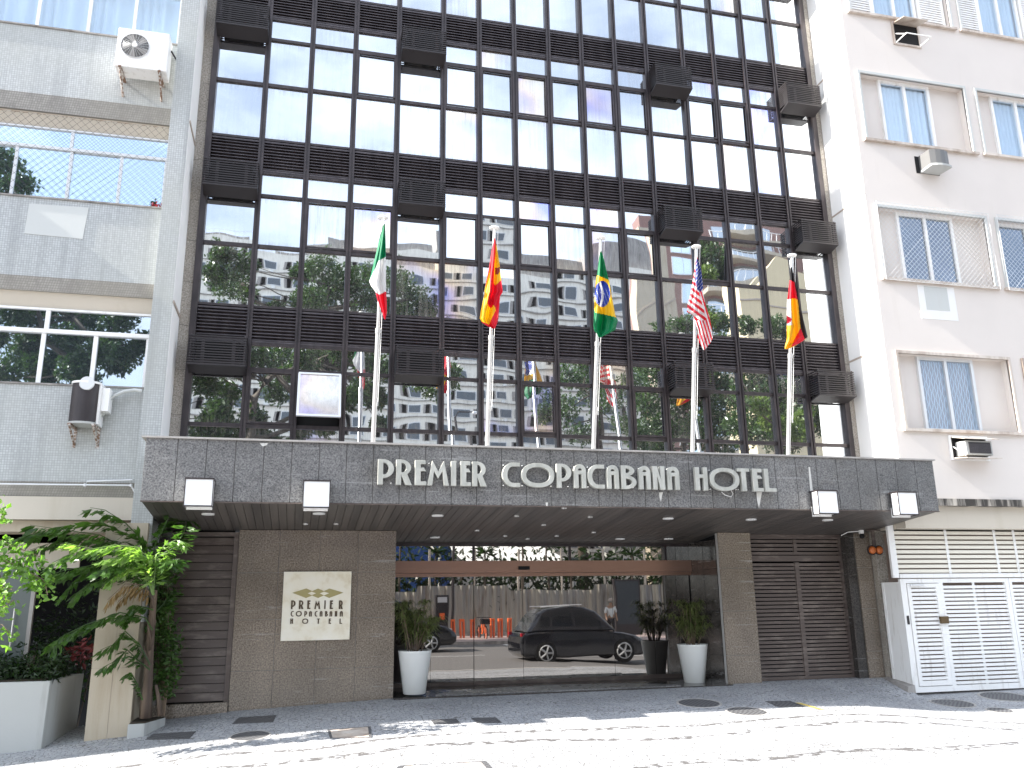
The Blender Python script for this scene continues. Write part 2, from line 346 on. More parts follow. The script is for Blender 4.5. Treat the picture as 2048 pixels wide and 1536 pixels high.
#PART2
# ---------------------------------------------------------------- ground
def sheet(name, xs, ys, fz, m, kind='structure', **k):
    mb = MB(); vs = [(x, y, fz(x, y)) for y in ys for x in xs]; n = len(xs)
    mb.add(vs, [(j*n+i, j*n+i+1, (j+1)*n+i+1, (j+1)*n+i) for j in range(len(ys)-1) for i in range(n-1)])
    return tag(mb.build(name, m, smooth=True), kind=kind, **k)
ar = lambda a, b, s: list(np.arange(a, b+s*.5, s))
xs = ar(-60, -10, 5)+ar(-9, 9.5, .25)+[9.7, 9.9, 10.0, 10.05, 10.1, 10.3]+ar(10.5, 16, .5)+ar(20, 120, 10)
sheet('sidewalk', xs, [KERB+.16]+ar(-6, -.4, .2)+[-.3, -.2, -.1, 0, .3], gz, M['paving'])
ROADZ = lambda x: lerp_tab(BT2, x)-.36
sheet('road', xs, [-20.2, -18.02, -14, -10, -8, KERB+.02], lambda x, y: ROADZ(x) if y > -15 else ROADZ(x)-.0, M['asphalt'])
sheet('far_ground', [-400, -60, -30, 0, 30, 60, 120, 400], [-600, -300, -130, -60, -30.05], lambda x, y: -1.9, M['asphalt'])
mb = MB()
for a, b in zip(xs, xs[1:]):
    if a >= -60 and b <= 20:
        za, zb = gz(a, KERB+.16)+.006, gz(b, KERB+.16)+.006
        mb.hexa([(a, KERB, ROADZ(a)-.1), (b, KERB, ROADZ(b)-.1), (b, KERB+.17, ROADZ(b)-.1), (a, KERB+.17, ROADZ(a)-.1),
                 (a, KERB, za), (b, KERB, zb), (b, KERB+.17, zb), (a, KERB+.17, za)])
tag(mb.build('kerb', M['kerbstone']), kind='structure')
sheet('far_pavement', ar(-60, 100, 4), [-30, -26, -22, -20.1], lambda x, y: lerp_tab(BT2, x)-.22, M['pavers'])
sheet('lane_line', ar(-60, 60, 3), [-13.0, -12.88], lambda x, y: ROADZ(x)+.006, M['white_line'])

# covers and grates set in the paving
def slab_cover(name, label, pxs, m=None, lift=.006):
    base = [gat(x, y, -1.5) for x, y in pxs]; vs = []
    for x, y in pxs:
        z = -1.5
        for _ in range(6): q = gat(x, y, z); z = gz(q.x, q.y)
        vs.append((q.x, q.y, z))
    cx = sum(a[0] for a in vs)/4; cy = sum(a[1] for a in vs)/4
    t = thing(name, label, 'drain cover', (cx, cy, gz(cx, cy)), 'covers set in the paving')
    def inner(k, l): return [(cx+(a-cx)*k, cy+(b-cy)*k, c+l) for a, b, c in vs]
    o, i = inner(1, .001), inner(.88, .001); o2, i2 = inner(1, lift), inner(.88, lift)
    mb = MB()
    for k in range(4):
        j = (k+1) % 4; mb.hexa([o[k], o[j], i[j], i[k], o2[k], o2[j], i2[j], i2[k]])
    mb.build('frame', M['iron'], t)
    mb = MB(); mb.hexa(inner(.87, -.01)+inner(.87, lift*.6)); mb.build('plate', m or M['iron'], t)
def round_cover(label, px, py, r, name='manhole_cover'):
    z = -1.5
    for _ in range(6): q = gat(px, py, z); z = gz(q.x, q.y)
    t = thing(name, label, 'manhole cover', (q.x, q.y, z), 'covers set in the paving')
    ring = MB(); n = 40; vs = []
    for rr, l in ((r, 0), (r, .006), (r*.9, .006), (r*.9, 0)):
        for k in range(n):
            a = 2*math.pi*k/n; x, y = q.x+rr*math.cos(a), q.y+rr*math.sin(a); vs.append((x, y, gz(x, y)+l))
    ring.add(vs, [(b*n+k, b*n+(k+1) % n, (b+1)*n+(k+1) % n, (b+1)*n+k) for b in range(3) for k in range(n)]).build('rim', M['kerbstone'], t)
    d = MB(); vs = [(q.x+r*.89*math.cos(2*math.pi*k/n), q.y+r*.89*math.sin(2*math.pi*k/n)) for k in range(n)]
    d.add([(x, y, gz(x, y)-.01) for x, y in vs]+[(x, y, gz(x, y)+.005) for x, y in vs], [tuple(range(n))[::-1], tuple(range(n, 2*n))]+[(k, (k+1) % n, n+(k+1) % n, n+k) for k in range(n)]).build('lid', M['iron'], t)
slab_cover('floor_grate', 'dark rectangular floor grate in the shaded paving below the brown granite wall', [(464, 1450), (546, 1446), (553, 1430), (478, 1436)])
slab_cover('floor_grate', 'dark rectangular floor grate beside the palm planter, half in sun', [(290, 1482), (378, 1480), (392, 1465), (306, 1470)])
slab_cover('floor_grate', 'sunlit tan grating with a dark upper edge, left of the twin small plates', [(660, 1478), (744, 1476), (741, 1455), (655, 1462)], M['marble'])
slab_cover('floor_plate', 'small dark plate in the paving, left one of a close pair', [(868, 1450), (922, 1449), (912, 1438), (862, 1441)])
slab_cover('floor_plate', 'small dark plate in the paving, right one of a close pair', [(954, 1448), (1003, 1447), (992, 1436), (942, 1437)])
slab_cover('floor_grate', 'dark square grate in front of the garage gate', [(1558, 1416), (1612, 1415), (1580, 1402), (1532, 1403)])
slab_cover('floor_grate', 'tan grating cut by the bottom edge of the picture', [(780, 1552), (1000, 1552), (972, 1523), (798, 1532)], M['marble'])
round_cover('round dark manhole cover in front of the brown granite pillar', 1398, 1406, .33)
round_cover('round cover at the edge of shade, right of the pillar', 1494, 1424, .3)
round_cover('oval-looking iron cover between shade and sun near the left grates', 500, 1474, .26)
round_cover('dark round cover on the lower pavement in front of the white gate', 1905, 1408, .34)
round_cover('round cover on the lower pavement near the right edge of the picture', 2010, 1399, .4)
round_cover('small rusty cover at the shade edge in front of the white gate', 2000, 1421, .2)
t = thing('yellow_pavement_line', 'short worn yellow painted line on the paving in front of the garage gate', 'painted line', (7.7, -1.4, gz(7.7, -1.4)))
mb = MB()
for (p, q2) in (((1592, 1396), (1640, 1416)), ((1598, 1396), (1646, 1416))):
    a, b = gat(*p, -1.44), gat(*q2, -1.53)
    for i in range(6):
        u, w_ = a.lerp(b, i/6), a.lerp(b, (i+.9)/6)
        vs = [(u.x-.02, u.y), (u.x+.02, u.y), (w_.x+.02, w_.y), (w_.x-.02, w_.y)]
        mb.add([(x, y, gz(x, y)+.007) for x, y in vs], [(0, 1, 2, 3)])
mb.build('paint', M['yellow_line'], t)

# ---------------------------------------------------------------- hotel
MX = [-1.792,-.939,-.183,.573,1.342,2.167,2.841,3.515,4.189,4.856,5.542,6.208,7.001,7.683,8.373,9.046,9.844]
FP = 3.0136; NF = 5; ZT = 4.632+FP*(NF-1)+.2
hotel = thing('hotel_building', 'dark mirror-glass hotel between the grey block and the pink block, with stone canopy and lobby', 'hotel', (4, 0, -1.4))
mb = MB(); mb.box(-1.98, 10.0, .12, 9, 1.6, ZT); mb.box(-1.98, -1.1, .7, 9, -1.9, 1.59); mb.box(7.7, 9.8, .5, 9, -1.9, 1.59)
mb.box(-.9, 9.9, 2.6, 9, -1.9, 1.59)
mb.build('building_core', M['black'], hotel)
# pale granite edge strips
for x0, x1 in ((-1.999, -1.84), (9.89, 10.018)):
    mb = MB(); g = MB(); z = 1.4; h = .72
    while z < ZT: mb.box(x0, x1, -.02, .10, z+.003, z+h-.003); z += h
    mb.build('granite_edge_strip', M['granite_pale'], hotel)
# mullions
for i, x in enumerate(MX):
    mb = MB(); w = .045 if 0 < i < 16 else .05
    if 0 < i < 16:
        mb.box(x-w, x-.012, -.035, .09, 1.62, ZT); mb.box(x+.012, x+w, -.035, .09, 1.62, ZT); mb.box(x-.012, x+.012, -.015, .08, 1.62, ZT)
    else: mb.box(x-w, x+w, -.05, .09, 1.62, ZT)
    mb.build('mullion', M['bronze'], hotel)
ACC = (0, 4, 11, 15)
def pane(par, x0, x1, z0, z1, y, m, tilt=(0, 0)):
    cx, cz = (x0+x1)/2, (z0+z1)/2; mb = MB()
    c = [(x0, z0), (x1, z0), (x1, z1), (x0, z1)]
    f = [(x, y+math.tan(R(tilt[0]))*(z-cz)+math.tan(R(tilt[1]))*(x-cx), z) for x, z in c]
    mb.hexa([f[0], f[1], (x1, f[1][1]+.012, z0), (x0, f[0][1]+.012, z0), f[3], f[2], (x1, f[2][1]+.012, z1), (x0, f[3][1]+.012, z1)])
    return mb.build('pane', m, par)
lrng = random.Random(3)
for k in range(NF):
    b = FP*k
    for c in range(16):
        x0, x1 = MX[c]+.04, MX[c+1]-.04; zb, zt = 1.645+b, 4.064+b
        fr = MB(); yf = .0
        def rail(z, h=.028): fr.box(x0, x1, yf, yf+.07, z-h, z+h)
        rail(zb+.012, .02); rail(2.711+b, .03); rail(zt-.02, .022)
        ac = c in ACC
        if not ac: rail(3.626+b, .026)
        fr.box(x0-.004, x0+.006, yf, yf+.07, zb-.008, zt+.002); fr.box(x1-.006, x1+.004, yf, yf+.07, zb-.008, zt+.002)
        sash = (lrng.random() < .55) and not ac
        if sash:   # opening sash: a second, slightly proud frame
            s0, s1, t0, t1 = x0+.004, x1-.004, 2.744+b, 3.598+b
            fr.box(s0, s0+.03, -.018, .0, t0, t1); fr.box(s1-.03, s1, -.018, .0, t0, t1)
            fr.box(s0+.03, s1-.03, -.018, 0, t0, t0+.03); fr.box(s0+.03, s1-.03, -.018, 0, t1-.03, t1)
        win = fr.build('curtain_window', M['bronze'], hotel)
        def tl(a=.22): return (lrng.gauss(0, a), lrng.gauss(0, a))
        opened = (k == 0 and c == 2)
        pane(win, x0, x1, zb+.03, 2.682+b, .035, M['mirror'], tl())
        if opened:
            bk = MB(); bk.box(x0, x1, .10, .115, 2.74+b, 3.6+b); bk.build('dark_opening', M['black'], win)
            # sash hinged at the top, pushed out
            H = Vector(((x0+x1)/2, -.01, 3.60)); an = R(24); L = .86; hw = (x1-x0)/2
            def sp(u, v_, w_=0): return (H.x+u, H.y-math.sin(an)*v_-math.cos(an)*w_, H.z-math.cos(an)*v_+math.sin(an)*w_)
            sf = MB()
            for u0, u1, v0, v1 in ((-hw, -hw+.035, 0, L), (hw-.035, hw, 0, L), (-hw+.035, hw-.035, 0, .035), (-hw+.035, hw-.035, L-.035, L)):
                sf.hexa([sp(u0, v0, -.012), sp(u1, v0, -.012), sp(u1, v1, -.012), sp(u0, v1, -.012), sp(u0, v0, .018), sp(u1, v0, .018), sp(u1, v1, .018), sp(u0, v1, .018)])
            sf.build('open_sash', M['alu'], win)
            g = MB(); a_, b_ = .03, .03
            g.hexa([sp(-hw+a_, b_, -.004), sp(hw-a_, b_, -.004), sp(hw-a_, L-b_, -.004), sp(-hw+a_, L-b_, -.004), sp(-hw+a_, b_, .004), sp(hw-a_, b_, .004), sp(hw-a_, L-b_, .004), sp(-hw+a_, L-b_, .004)])
            g.build('pane', M['mirror'], win)
        else:
            tt = tl(.3)
            if (k, c) == (1, 12): tt = (-5.5, 0)
            if (k, c) == (1, 6): tt = (-3.0, 0)
            pane(win, x0, x1, 2.742+b, (3.598 if not ac else 3.64)+b, .035, M['mirror'], tt)
        if not ac: pane(win, x0, x1, 3.652+b, zt-.042, .035, M['mirror'], tl())
        # louvred spandrel
        lv = MB(); n = 9; z0, z1 = zt+.0, 4.632+b; lx0, lx1 = x0-.02, x1+.02
        lv.box(lx0, lx1, .05, .075, z0, z1); lv.box(lx0, lx1, -.005, .05, z0, z0+.03); lv.box(lx0, lx1, -.005, .05, z1-.03, z1)
        p = (z1-z0-.06)/n
        for i in range(n):
            q = z0+.03+p*i
            lv.add([(lx0, .045, q+p*.98), (lx1, .045, q+p*.98), (lx1, -.012, q+p*.3), (lx0, -.012, q+p*.3), (lx0, -.012, q+p*.06), (lx1, -.012, q+p*.06), (lx1, .045, q+p*.5), (lx0, .045, q+p*.5)],
                   [(0, 1, 2, 3), (3, 2, 5, 4), (4, 5, 6, 7), (0, 3, 4, 7), (1, 6, 5, 2), (0, 7, 6, 1)])
        lv.build('louvred_spandrel', M['louvre'], hotel)
# louvred boxes over the air conditioners
colname = {0: 'left end column', 4: 'second column of boxes', 11: 'third column of boxes', 15: 'right end column'}
flname = ['first row above the canopy', 'second row above the canopy', 'third row above the canopy', 'fourth row above the canopy', 'fifth row above the canopy']
for c in ACC:
    pr = None
    for k in range(NF):
        b = FP*k; x0, x1 = MX[c]+(.0 if c == 0 else .03), MX[c+1]-.0
        lab = f'slatted dark box over an air conditioner, {colname[c]}, {flname[k]}'
        if pr is None:
            pr = thing('slatted_air_conditioner_box', lab, 'air conditioner box', ((x0+x1)/2, 0, 3.57), 'slatted boxes on the glass facade')
            sl_ = MB(); n = 11; z0, z1, y0 = 3.575, 4.06, -.34
            for i in range(n):
                q = z0+.03+(z1-z0-.03)/n*i; h = (z1-z0)/n*.45
                sl_.box(x0, x1, y0, y0+.012, q, q+h); sl_.box(x0, x0+.012, y0+.012, -.04, q, q+h); sl_.box(x1-.012, x1, y0+.012, -.04, q, q+h)
            sl_.build('slats', M['cage'], pr)
            bd = MB(); bd.hexa([(x0, y0, z0-.01), (x1, y0, z0-.01), (x1, -.04, z0-.075), (x0, -.04, z0-.075), (x0, y0, z0+.02), (x1, y0, z0+.02), (x1, -.04, z0-.045), (x0, -.04, z0-.045)])
            bd.build('bottom_plate', M['cage'], pr)
            fr = MB()
            for xx in (x0+.02, x1-.04): fr.box(xx, xx+.02, y0+.014, y0+.03, z0+.02, z1)
            for xx in (x0+(x1-x0)*.22, x0+(x1-x0)*.75): fr.box(xx, xx+.05, y0+.014, y0+.022, z0+.02, z1-.08)
            fr.box(x0+.02, x1-.02, y0+.0305, y0+.045, z0+.05, z0+.07); fr.box(x0+.02, x1-.02, y0+.0305, y0+.045, z1-.06, z1-.04); fr.box(x0+.02, x0+.04, y0+.022, y0+.046, z0+.05, z1-.04)
            fr.build('frame', M['louvre'], pr)
            un = MB(); un.box(x0+.1, x1-.1, y0+.07, -.05, z0+.03, z1-.08); un.build('air_conditioner', M['black'], pr)
        else:
            o = copy_tree(pr); o.location.z = 3.57+b; o['label'] = lab
# ---- canopy
CXL, CXR, CYF = -1.99, 9.93, -1.93
SOF = lambda y: 1.11-.1*y
ZC = 2.13
can = MB(); can.box(CXL+.02, CXR-.02, CYF+.03, -.03, 1.33, ZC-.03); can.build('canopy_body', M['grout'], hotel)
jx = [CXL]+[-1.595+.3605*i for i in range(32)]+[CXR]
fa = MB()
for a, b in zip(jx, jx[1:]): fa.box(a+.004, b-.004, CYF, CYF+.029, SOF(CYF)+.005, ZC-.012)
fa.build('canopy_front_slabs', M['granite_grey'], hotel, bev=.002, seg=1)
for xx0, xx1 in ((CXL, CXL+.019), (CXR-.019, CXR)):
    fa = MB(); fa.box(xx0, xx1, CYF+.03, -.78, SOF(CYF)+.005, ZC-.012); fa.build('canopy_end_slab', M['granite_grey'], hotel)
tp = MB(); tp.box(CXL-.05, CXR+.03, CYF-.03, -.03, ZC-.012, ZC+.012); tp.build('canopy_capping', M['kerbstone'], hotel)
lp = MB(); lp.box(CXL, CXR, CYF-.006, CYF+.03, SOF(CYF)-.012, SOF(CYF)+.002); lp.build('soffit_edge_trim', M['brown_metal'], hotel)
sf = MB(); x = CXL+.01
while x < CXR-.02:
    e = min(x+.106, CXR-.01); y0, y1 = CYF+.03, 1.3
    if x > 7.0 or e < 1.45: y1 = .3
    sf.hexa([(x, y0, SOF(y0)), (e, y0, SOF(y0)), (e, y1, SOF(y1)), (x, y1, SOF(y1)), (x, y0, SOF(y0)+.02), (e, y0, SOF(y0)+.02), (e, y1, SOF(y1)+.02), (x, y1, SOF(y1)+.02)])
    x += .112
sf.build('canopy_soffit', M['soffit'], hotel)
bk = MB(); bk.hexa([(CXL+.02, CYF+.05, SOF(CYF)+.03), (CXR-.02, CYF+.05, SOF(CYF)+.03), (CXR-.02, 1.3, SOF(1.3)+.03), (CXL+.02, 1.3, SOF(1.3)+.03), (CXL+.02, CYF+.05, 1.4), (CXR-.02, CYF+.05, 1.4), (CXR-.02, 1.3, 1.4), (CXL+.02, 1.3, 1.4)]); bk.build('soffit_backing', M['black'], hotel)
def sof_pt(px, py):
    d = ray(px, py); t = (1.11-.1*CY)/(d.z+.1*d.y); return Vector((d.x*t, CY+d.y*t, d.z*t))
for big, L in ((1, [(416, 1027), (638, 1026), (875, 1030), (870, 1074), (1336, 1036), (1240, 1077), (1337, 1077), (1502, 1038), (1655, 1039)]),
               (0, [(611, 1047), (672, 1047), (954, 1060), (1010, 1071), (1087, 1049), (1033, 1031), (1128, 1015), (1180, 1033), (1187, 1064), (1055, 1077), (1113, 1071)])):
    for p in L:
        q = sof_pt(*p); r = .085 if big else .04; mb = MB()
        mb.lathe((q.x, q.y, q.z-.02), [(r*.75, .004), (r, 0), (r, .02), (r*.75, .02)], 20); mb.build('downlight', M['acrylic'] if big else M['steel'], hotel)
# ---- ground floor stone
def tiles(name, x0, x1, z0f, z1, m, xj, zj, y=0.0, par=None, dep=.03):
    mb = MB(); gb = MB(); par = par or hotel
    gb.box(x0+.01, x1-.01, y+.012, y+.12, -1.9, z1-.01)
    xj = [x0]+[a for a in xj if x0 < a < x1]+[x1]; zj = [-1.95]+zj+[z1]
    for a, b in zip(xj, xj[1:]):
        for c, d in zip(zj, zj[1:]):
            c = max(c, z0f(a)-.08)
            if d > c+.05: mb.box(a+.003, b-.003, y, y+dep, c+.003, d-.003)
    gb.build(name+'_backing', M['grout'], par); return mb.build(name, m, par, bev=.001, seg=1)
zt = SOF(0)-.004
g0 = lambda x: gz(x, 0)
zj_ = [-.93, -.21, .47]
tiles('granite_wall', -.885, 1.475, g0, zt, M['granite_brown'], [-.29, .31, .89], zj_)
tiles('granite_pillar', 7.01, 7.63, g0, zt, M['granite_brown'], [], [-.93, -.21, .5])
tiles('granite_pilaster', 9.70, 10.0, g0, zt, M['granite_brown'], [], [-.93, -.21, .5])
mb = MB(); mb.box(10.02, 10.22, -.12, .02, -1.7, 1.6); mb.build('granite_edge_strip', M['granite_pale'], hotel)
mb = MB()
for a, b in ((.0+.13, .62), (.63, 1.2)):
    for c, d in ((-1.5, -.93), (-.93, -.21), (-.21, .5), (.5, 1.0)): mb.box(7.012, 7.04, a+.003, b-.003, c+.003, d-.003)
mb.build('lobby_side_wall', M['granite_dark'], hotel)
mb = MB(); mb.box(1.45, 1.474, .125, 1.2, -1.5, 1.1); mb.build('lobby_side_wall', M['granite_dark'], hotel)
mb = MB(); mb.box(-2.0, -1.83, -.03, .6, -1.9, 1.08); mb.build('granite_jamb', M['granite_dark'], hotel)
# lobby floor
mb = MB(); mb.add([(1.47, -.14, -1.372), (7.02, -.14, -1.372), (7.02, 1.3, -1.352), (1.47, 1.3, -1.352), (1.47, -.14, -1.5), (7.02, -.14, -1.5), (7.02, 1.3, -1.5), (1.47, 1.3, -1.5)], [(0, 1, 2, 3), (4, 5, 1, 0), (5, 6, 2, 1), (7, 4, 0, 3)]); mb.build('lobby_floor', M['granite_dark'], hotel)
mb = MB(); n = 30; top = [(4.1+2.0*math.cos(math.pi*k/n), -.125+.85*math.sin(math.pi*k/n)) for k in range(n+1)]
mb.prism([top], -1.37, -1.352, 'z'); mb.build('half_round_step', M['granite_grey'], hotel)
# lobby glass front at y = 1.2
YD = 1.2; L0, L1 = 1.475, 7.01
dz = lambda px, py: at(px, py, YD).z
zg0, zb0, zh0, zh1, zt1 = -1.352, -1.29, dz(1000, 1153), dz(1000, 1122), SOF(YD)-.02
xm = [at(x, 1250, YD).x for x in (1046, 1141)]; xs2 = [at(x, 1250, YD).x for x in (948, )]
mb = MB(); mb.box(L0, L1, YD-.10, YD+.05, zh0+.06, zh1); mb.box(L0, L1, YD-.06, YD+.04, zh0, zh0+.055); mb.build('door_header', M['copper'], hotel)
mb = MB(); cx_ = at(1045, 1134, YD).x; mb.box(cx_-.1, cx_+.1, YD-.13, YD-.10, zh0+.11, zh0+.17); mb.build('door_sensor', M['black'], hotel, bev=.008)
mb = MB(); mb.box(L0, L1, YD-.02, YD+.04, zt1-.03, zt1+.05)
xtr = [at(x, 1100, YD).x for x in (947, 1139, 1330)]
for x in xtr: mb.box(x-.02, x+.02, YD-.02, YD+.04, zh1, zt1-.03)
mb.build('transom_frame', M['bronze'], hotel)
for a, b in zip([L0]+xtr, xtr+[L1]):
    mb = MB(); mb.box(a, b, YD+.0, YD+.02, zh1, zt1-.03); mb.build('transom_pane', M['darkglass'], hotel)
de = [L0, at(862, 1250, YD).x, at(948, 1250, YD).x, xm[0], xm[1], at(1228, 1250, YD).x, L1-.75, L1]
for i, (a, b) in enumerate(zip(de, de[1:])):
    y = YD+(.0 if i in (2, 3) else .03)
    mb = MB(); mb.box(a+.003, b-.003, y, y+.012, zb0, zh0); d = mb.build('glass_door' if i in (2, 3) else 'glass_panel', M['darkglass'], hotel)
    mb = MB(); mb.box(a+.003, b-.003, y-.012, y+.022, zg0, zb0); mb.build('bottom_rail', M['brown_metal'], d)
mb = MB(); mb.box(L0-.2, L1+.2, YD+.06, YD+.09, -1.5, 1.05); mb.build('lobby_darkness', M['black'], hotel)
# brown metal side door (left)
dl0, dl1 = -1.84, -.885
door = MB(); zd0 = -1.34; zd1 = 1.07
door.box(dl0+.0, dl0+.07, .06, .12, zd0, zd1); door.box(dl1-.07, dl1-.004, .04, .12, -1.7, zd1); door.box(dl0+.07, dl1-.07, .06, .12, zd1-.06, zd1)
fr = door.build('side_door', M['brown_metal'], hotel)
sl_ = MB(); n = 19; p = (zd1-.08-zd0)/n
for i in range(n):
    z = zd0+.01+p*i; sl_.hexa([(dl0+.075, .085, z), (dl1-.075, .085, z), (dl1-.075, .12, z), (dl0+.075, .12, z), (dl0+.075, .105, z+p*.93), (dl1-.075, .105, z+p*.93), (dl1-.075, .13, z+p*.93), (dl0+.075, .13, z+p*.93)])
sl_.build('door_boards', M['brown_metal'], fr)
mb = MB(); mb.box(dl0, dl1-.07, .13, .15, -1.4, 1.1); mb.build('door_backing', M['black'], fr)
mb = MB(); mb.tube([(dl0+.035, .03, -.62), (dl0+.035, .03, -.42)], .014); mb.build('handle', M['steel'], fr)
mb = MB(); mb.box(-1.99, -.89, -.05, .3, -1.85, -1.345); mb.build('door_step', M['granite_brown'], hotel)
mb = MB(); mb.box(-1.955, -1.875, -.05, -.03, -.16, .07); ip = mb.build('intercom', M['beige'], hotel, bev=.01)
mb = MB(); mb.box(-1.93, -1.90, -.055, -.05, -.1, .01); mb.build('slot', M['black'], ip)
# garage gate (right)
q0, q1 = 7.64, 9.52
gate = MB(); yg = .16; gm = (at(1605, 1250, yg).x)+.0
gate.box(q0, q0+.06, yg, yg+.05, -1.37, 1.09); gate.box(q1-.05, q1, yg, yg+.05, -1.37, 1.09); gate.box(gm-.04, gm+.04, yg-.005, yg+.045, -1.37, .60); gate.box(gm-.03, gm+.03, yg-.005, yg+.045, .78, 1.0)
gate.box(q0+.06, q1-.05, yg, yg+.05, .62, .72); gate.box(q0+.06, q1-.05, yg, yg+.05, 1.01, 1.09); gate.box(q0+.06, q1-.05, yg, yg+.05, -1.37, -1.31)
ga = gate.build('garage_gate', M['brown_metal'], hotel)
sl_ = MB()
n = 29
for i in range(n):
    z = -1.295+1.9*i/n
    sl_.box(q0+.065, q1-.055, yg+.005+.002*(i % 2), yg+.04, z, z+1.9/n*.72)
for i in range(4): z = .735+.07*i; sl_.box(q0+.065, q1-.055, yg+.005, yg+.04, z, z+.048)
sl_.build('gate_slats', M['brown_metal'], ga)
mb = MB(); mb.box(q0, q1, yg+.3, yg+.32, -1.4, 1.1); mb.build('gate_backing', M['black'], ga)
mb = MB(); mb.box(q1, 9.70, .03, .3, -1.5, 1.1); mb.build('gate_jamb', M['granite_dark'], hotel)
# stone blank beyond
# small camera and warning lights under the canopy end
c_ = sof_pt(1722, 1060); t = thing('security_camera', 'small dark dome camera on a white bracket under the right end of the canopy', 'camera', c_)
mb = MB(); mb.box(c_.x-.035, c_.x+.035, c_.y-.03, c_.y+.03, c_.z-.07, c_.z); mb.build('bracket', M['white_metal'], t, bev=.006)
mb = MB(); mb.lathe((c_.x-.01, c_.y-.02, c_.z-.15), [(.02, 0), (.04, .02), (.045, .05), (.03, .08)], 16); mb.build('dome', M['black'], t, smooth=True)
mb = MB(); mb.tube([(c_.x-.03, c_.y, c_.z-.02), (c_.x-.2, c_.y+.1, c_.z-.03), (c_.x-.27, c_.y+.2, c_.z-.08)], .008); mb.build('cable', M['white_metal'], t)
w0 = at(1746, 1065, -.35); w1 = at(1750, 1101, -.35); t = thing('warning_light', 'pair of round orange garage warning lights hanging from the canopy corner', 'warning light', (w0.x, -.35, 1.12))
mb = MB(); mb.box(w1.x-.03, w1.x+.03, -.36, -.33, w1.z-.05, 1.14); mb.box(w0.x-.1, w0.x+.12, -.4, -.3, 1.12, 1.14); mb.build('hanger', M['brown_metal'], t)
for px in (1743, 1757):
    a = at(px, 1100, -.42); mb = MB(); mb.lathe((a.x+.03, a.y+.02, a.z), [(.085, .0), (.085, .03), (.07, .05)], 24, 'y'); mb.build('lamp_housing', M['cage'], t)
    mb = MB(); mb.lathe((a.x+.03, a.y-.03, a.z), [(.02, 0), (.055, .015), (.072, .05)], 24, 'y'); mb.build('lens', M['orange'], t, smooth=True)
# lanterns on the canopy edge
LY = -2.15
for i, ((ax, az), lab) in enumerate((((-1.27, 0), 'white square lantern at the far left end of the canopy'), ((.188, 0), 'white square lantern left of the name letters, second from the left'),
        ((7.775, 0), 'white square lantern right of the name letters, third from the left'), ((9.185, 0), 'white square lantern nearest the right end of the canopy'))):
    if i == 0:
        l0 = t = thing('square_lantern', lab, 'lantern', (ax, LY, 1.4), 'lanterns along the canopy edge')
        w = .165; z0, z1 = 1.225, 1.575
        mb = MB(); mb.box(ax-w, ax+w, LY, -1.98, z0, z1-.012); mb.build('diffuser', M['acrylic'], t, bev=.004)
        mb = MB(); mb.box(ax-w-.012, ax+w+.012, LY-.012, -1.94, z1-.012, z1+.006)
        for sx in (-1, 1):
            xx = ax+sx*(w+.001); mb.box(min(xx, xx+sx*.008), max(xx, xx+sx*.008), LY-.008, LY+.01, z0-.01, z1-.012)
            mb.box(min(xx, xx+sx*.008), max(xx, xx+sx*.008), -1.99, -1.975, z0-.01, z1-.012)
            mb.box(min(xx, xx+sx*.008), max(xx, xx+sx*.008), LY+.012, -1.992, z0-.012, z0+.0)
        mb.box(ax-w, ax+w, LY-.008, LY-.002, z0-.012, z0+.006)
        mb.build('metal_edging', M['bronze'], t)
        mb = MB(); mb.box(ax-w*.95, ax+w*.95, -1.975, -1.938, z0-.03, z0+.12); mb.build('mount', M['white_metal'], t)
    else:
        t = copy_tree(l0); t.location.x = ax; t['label'] = lab
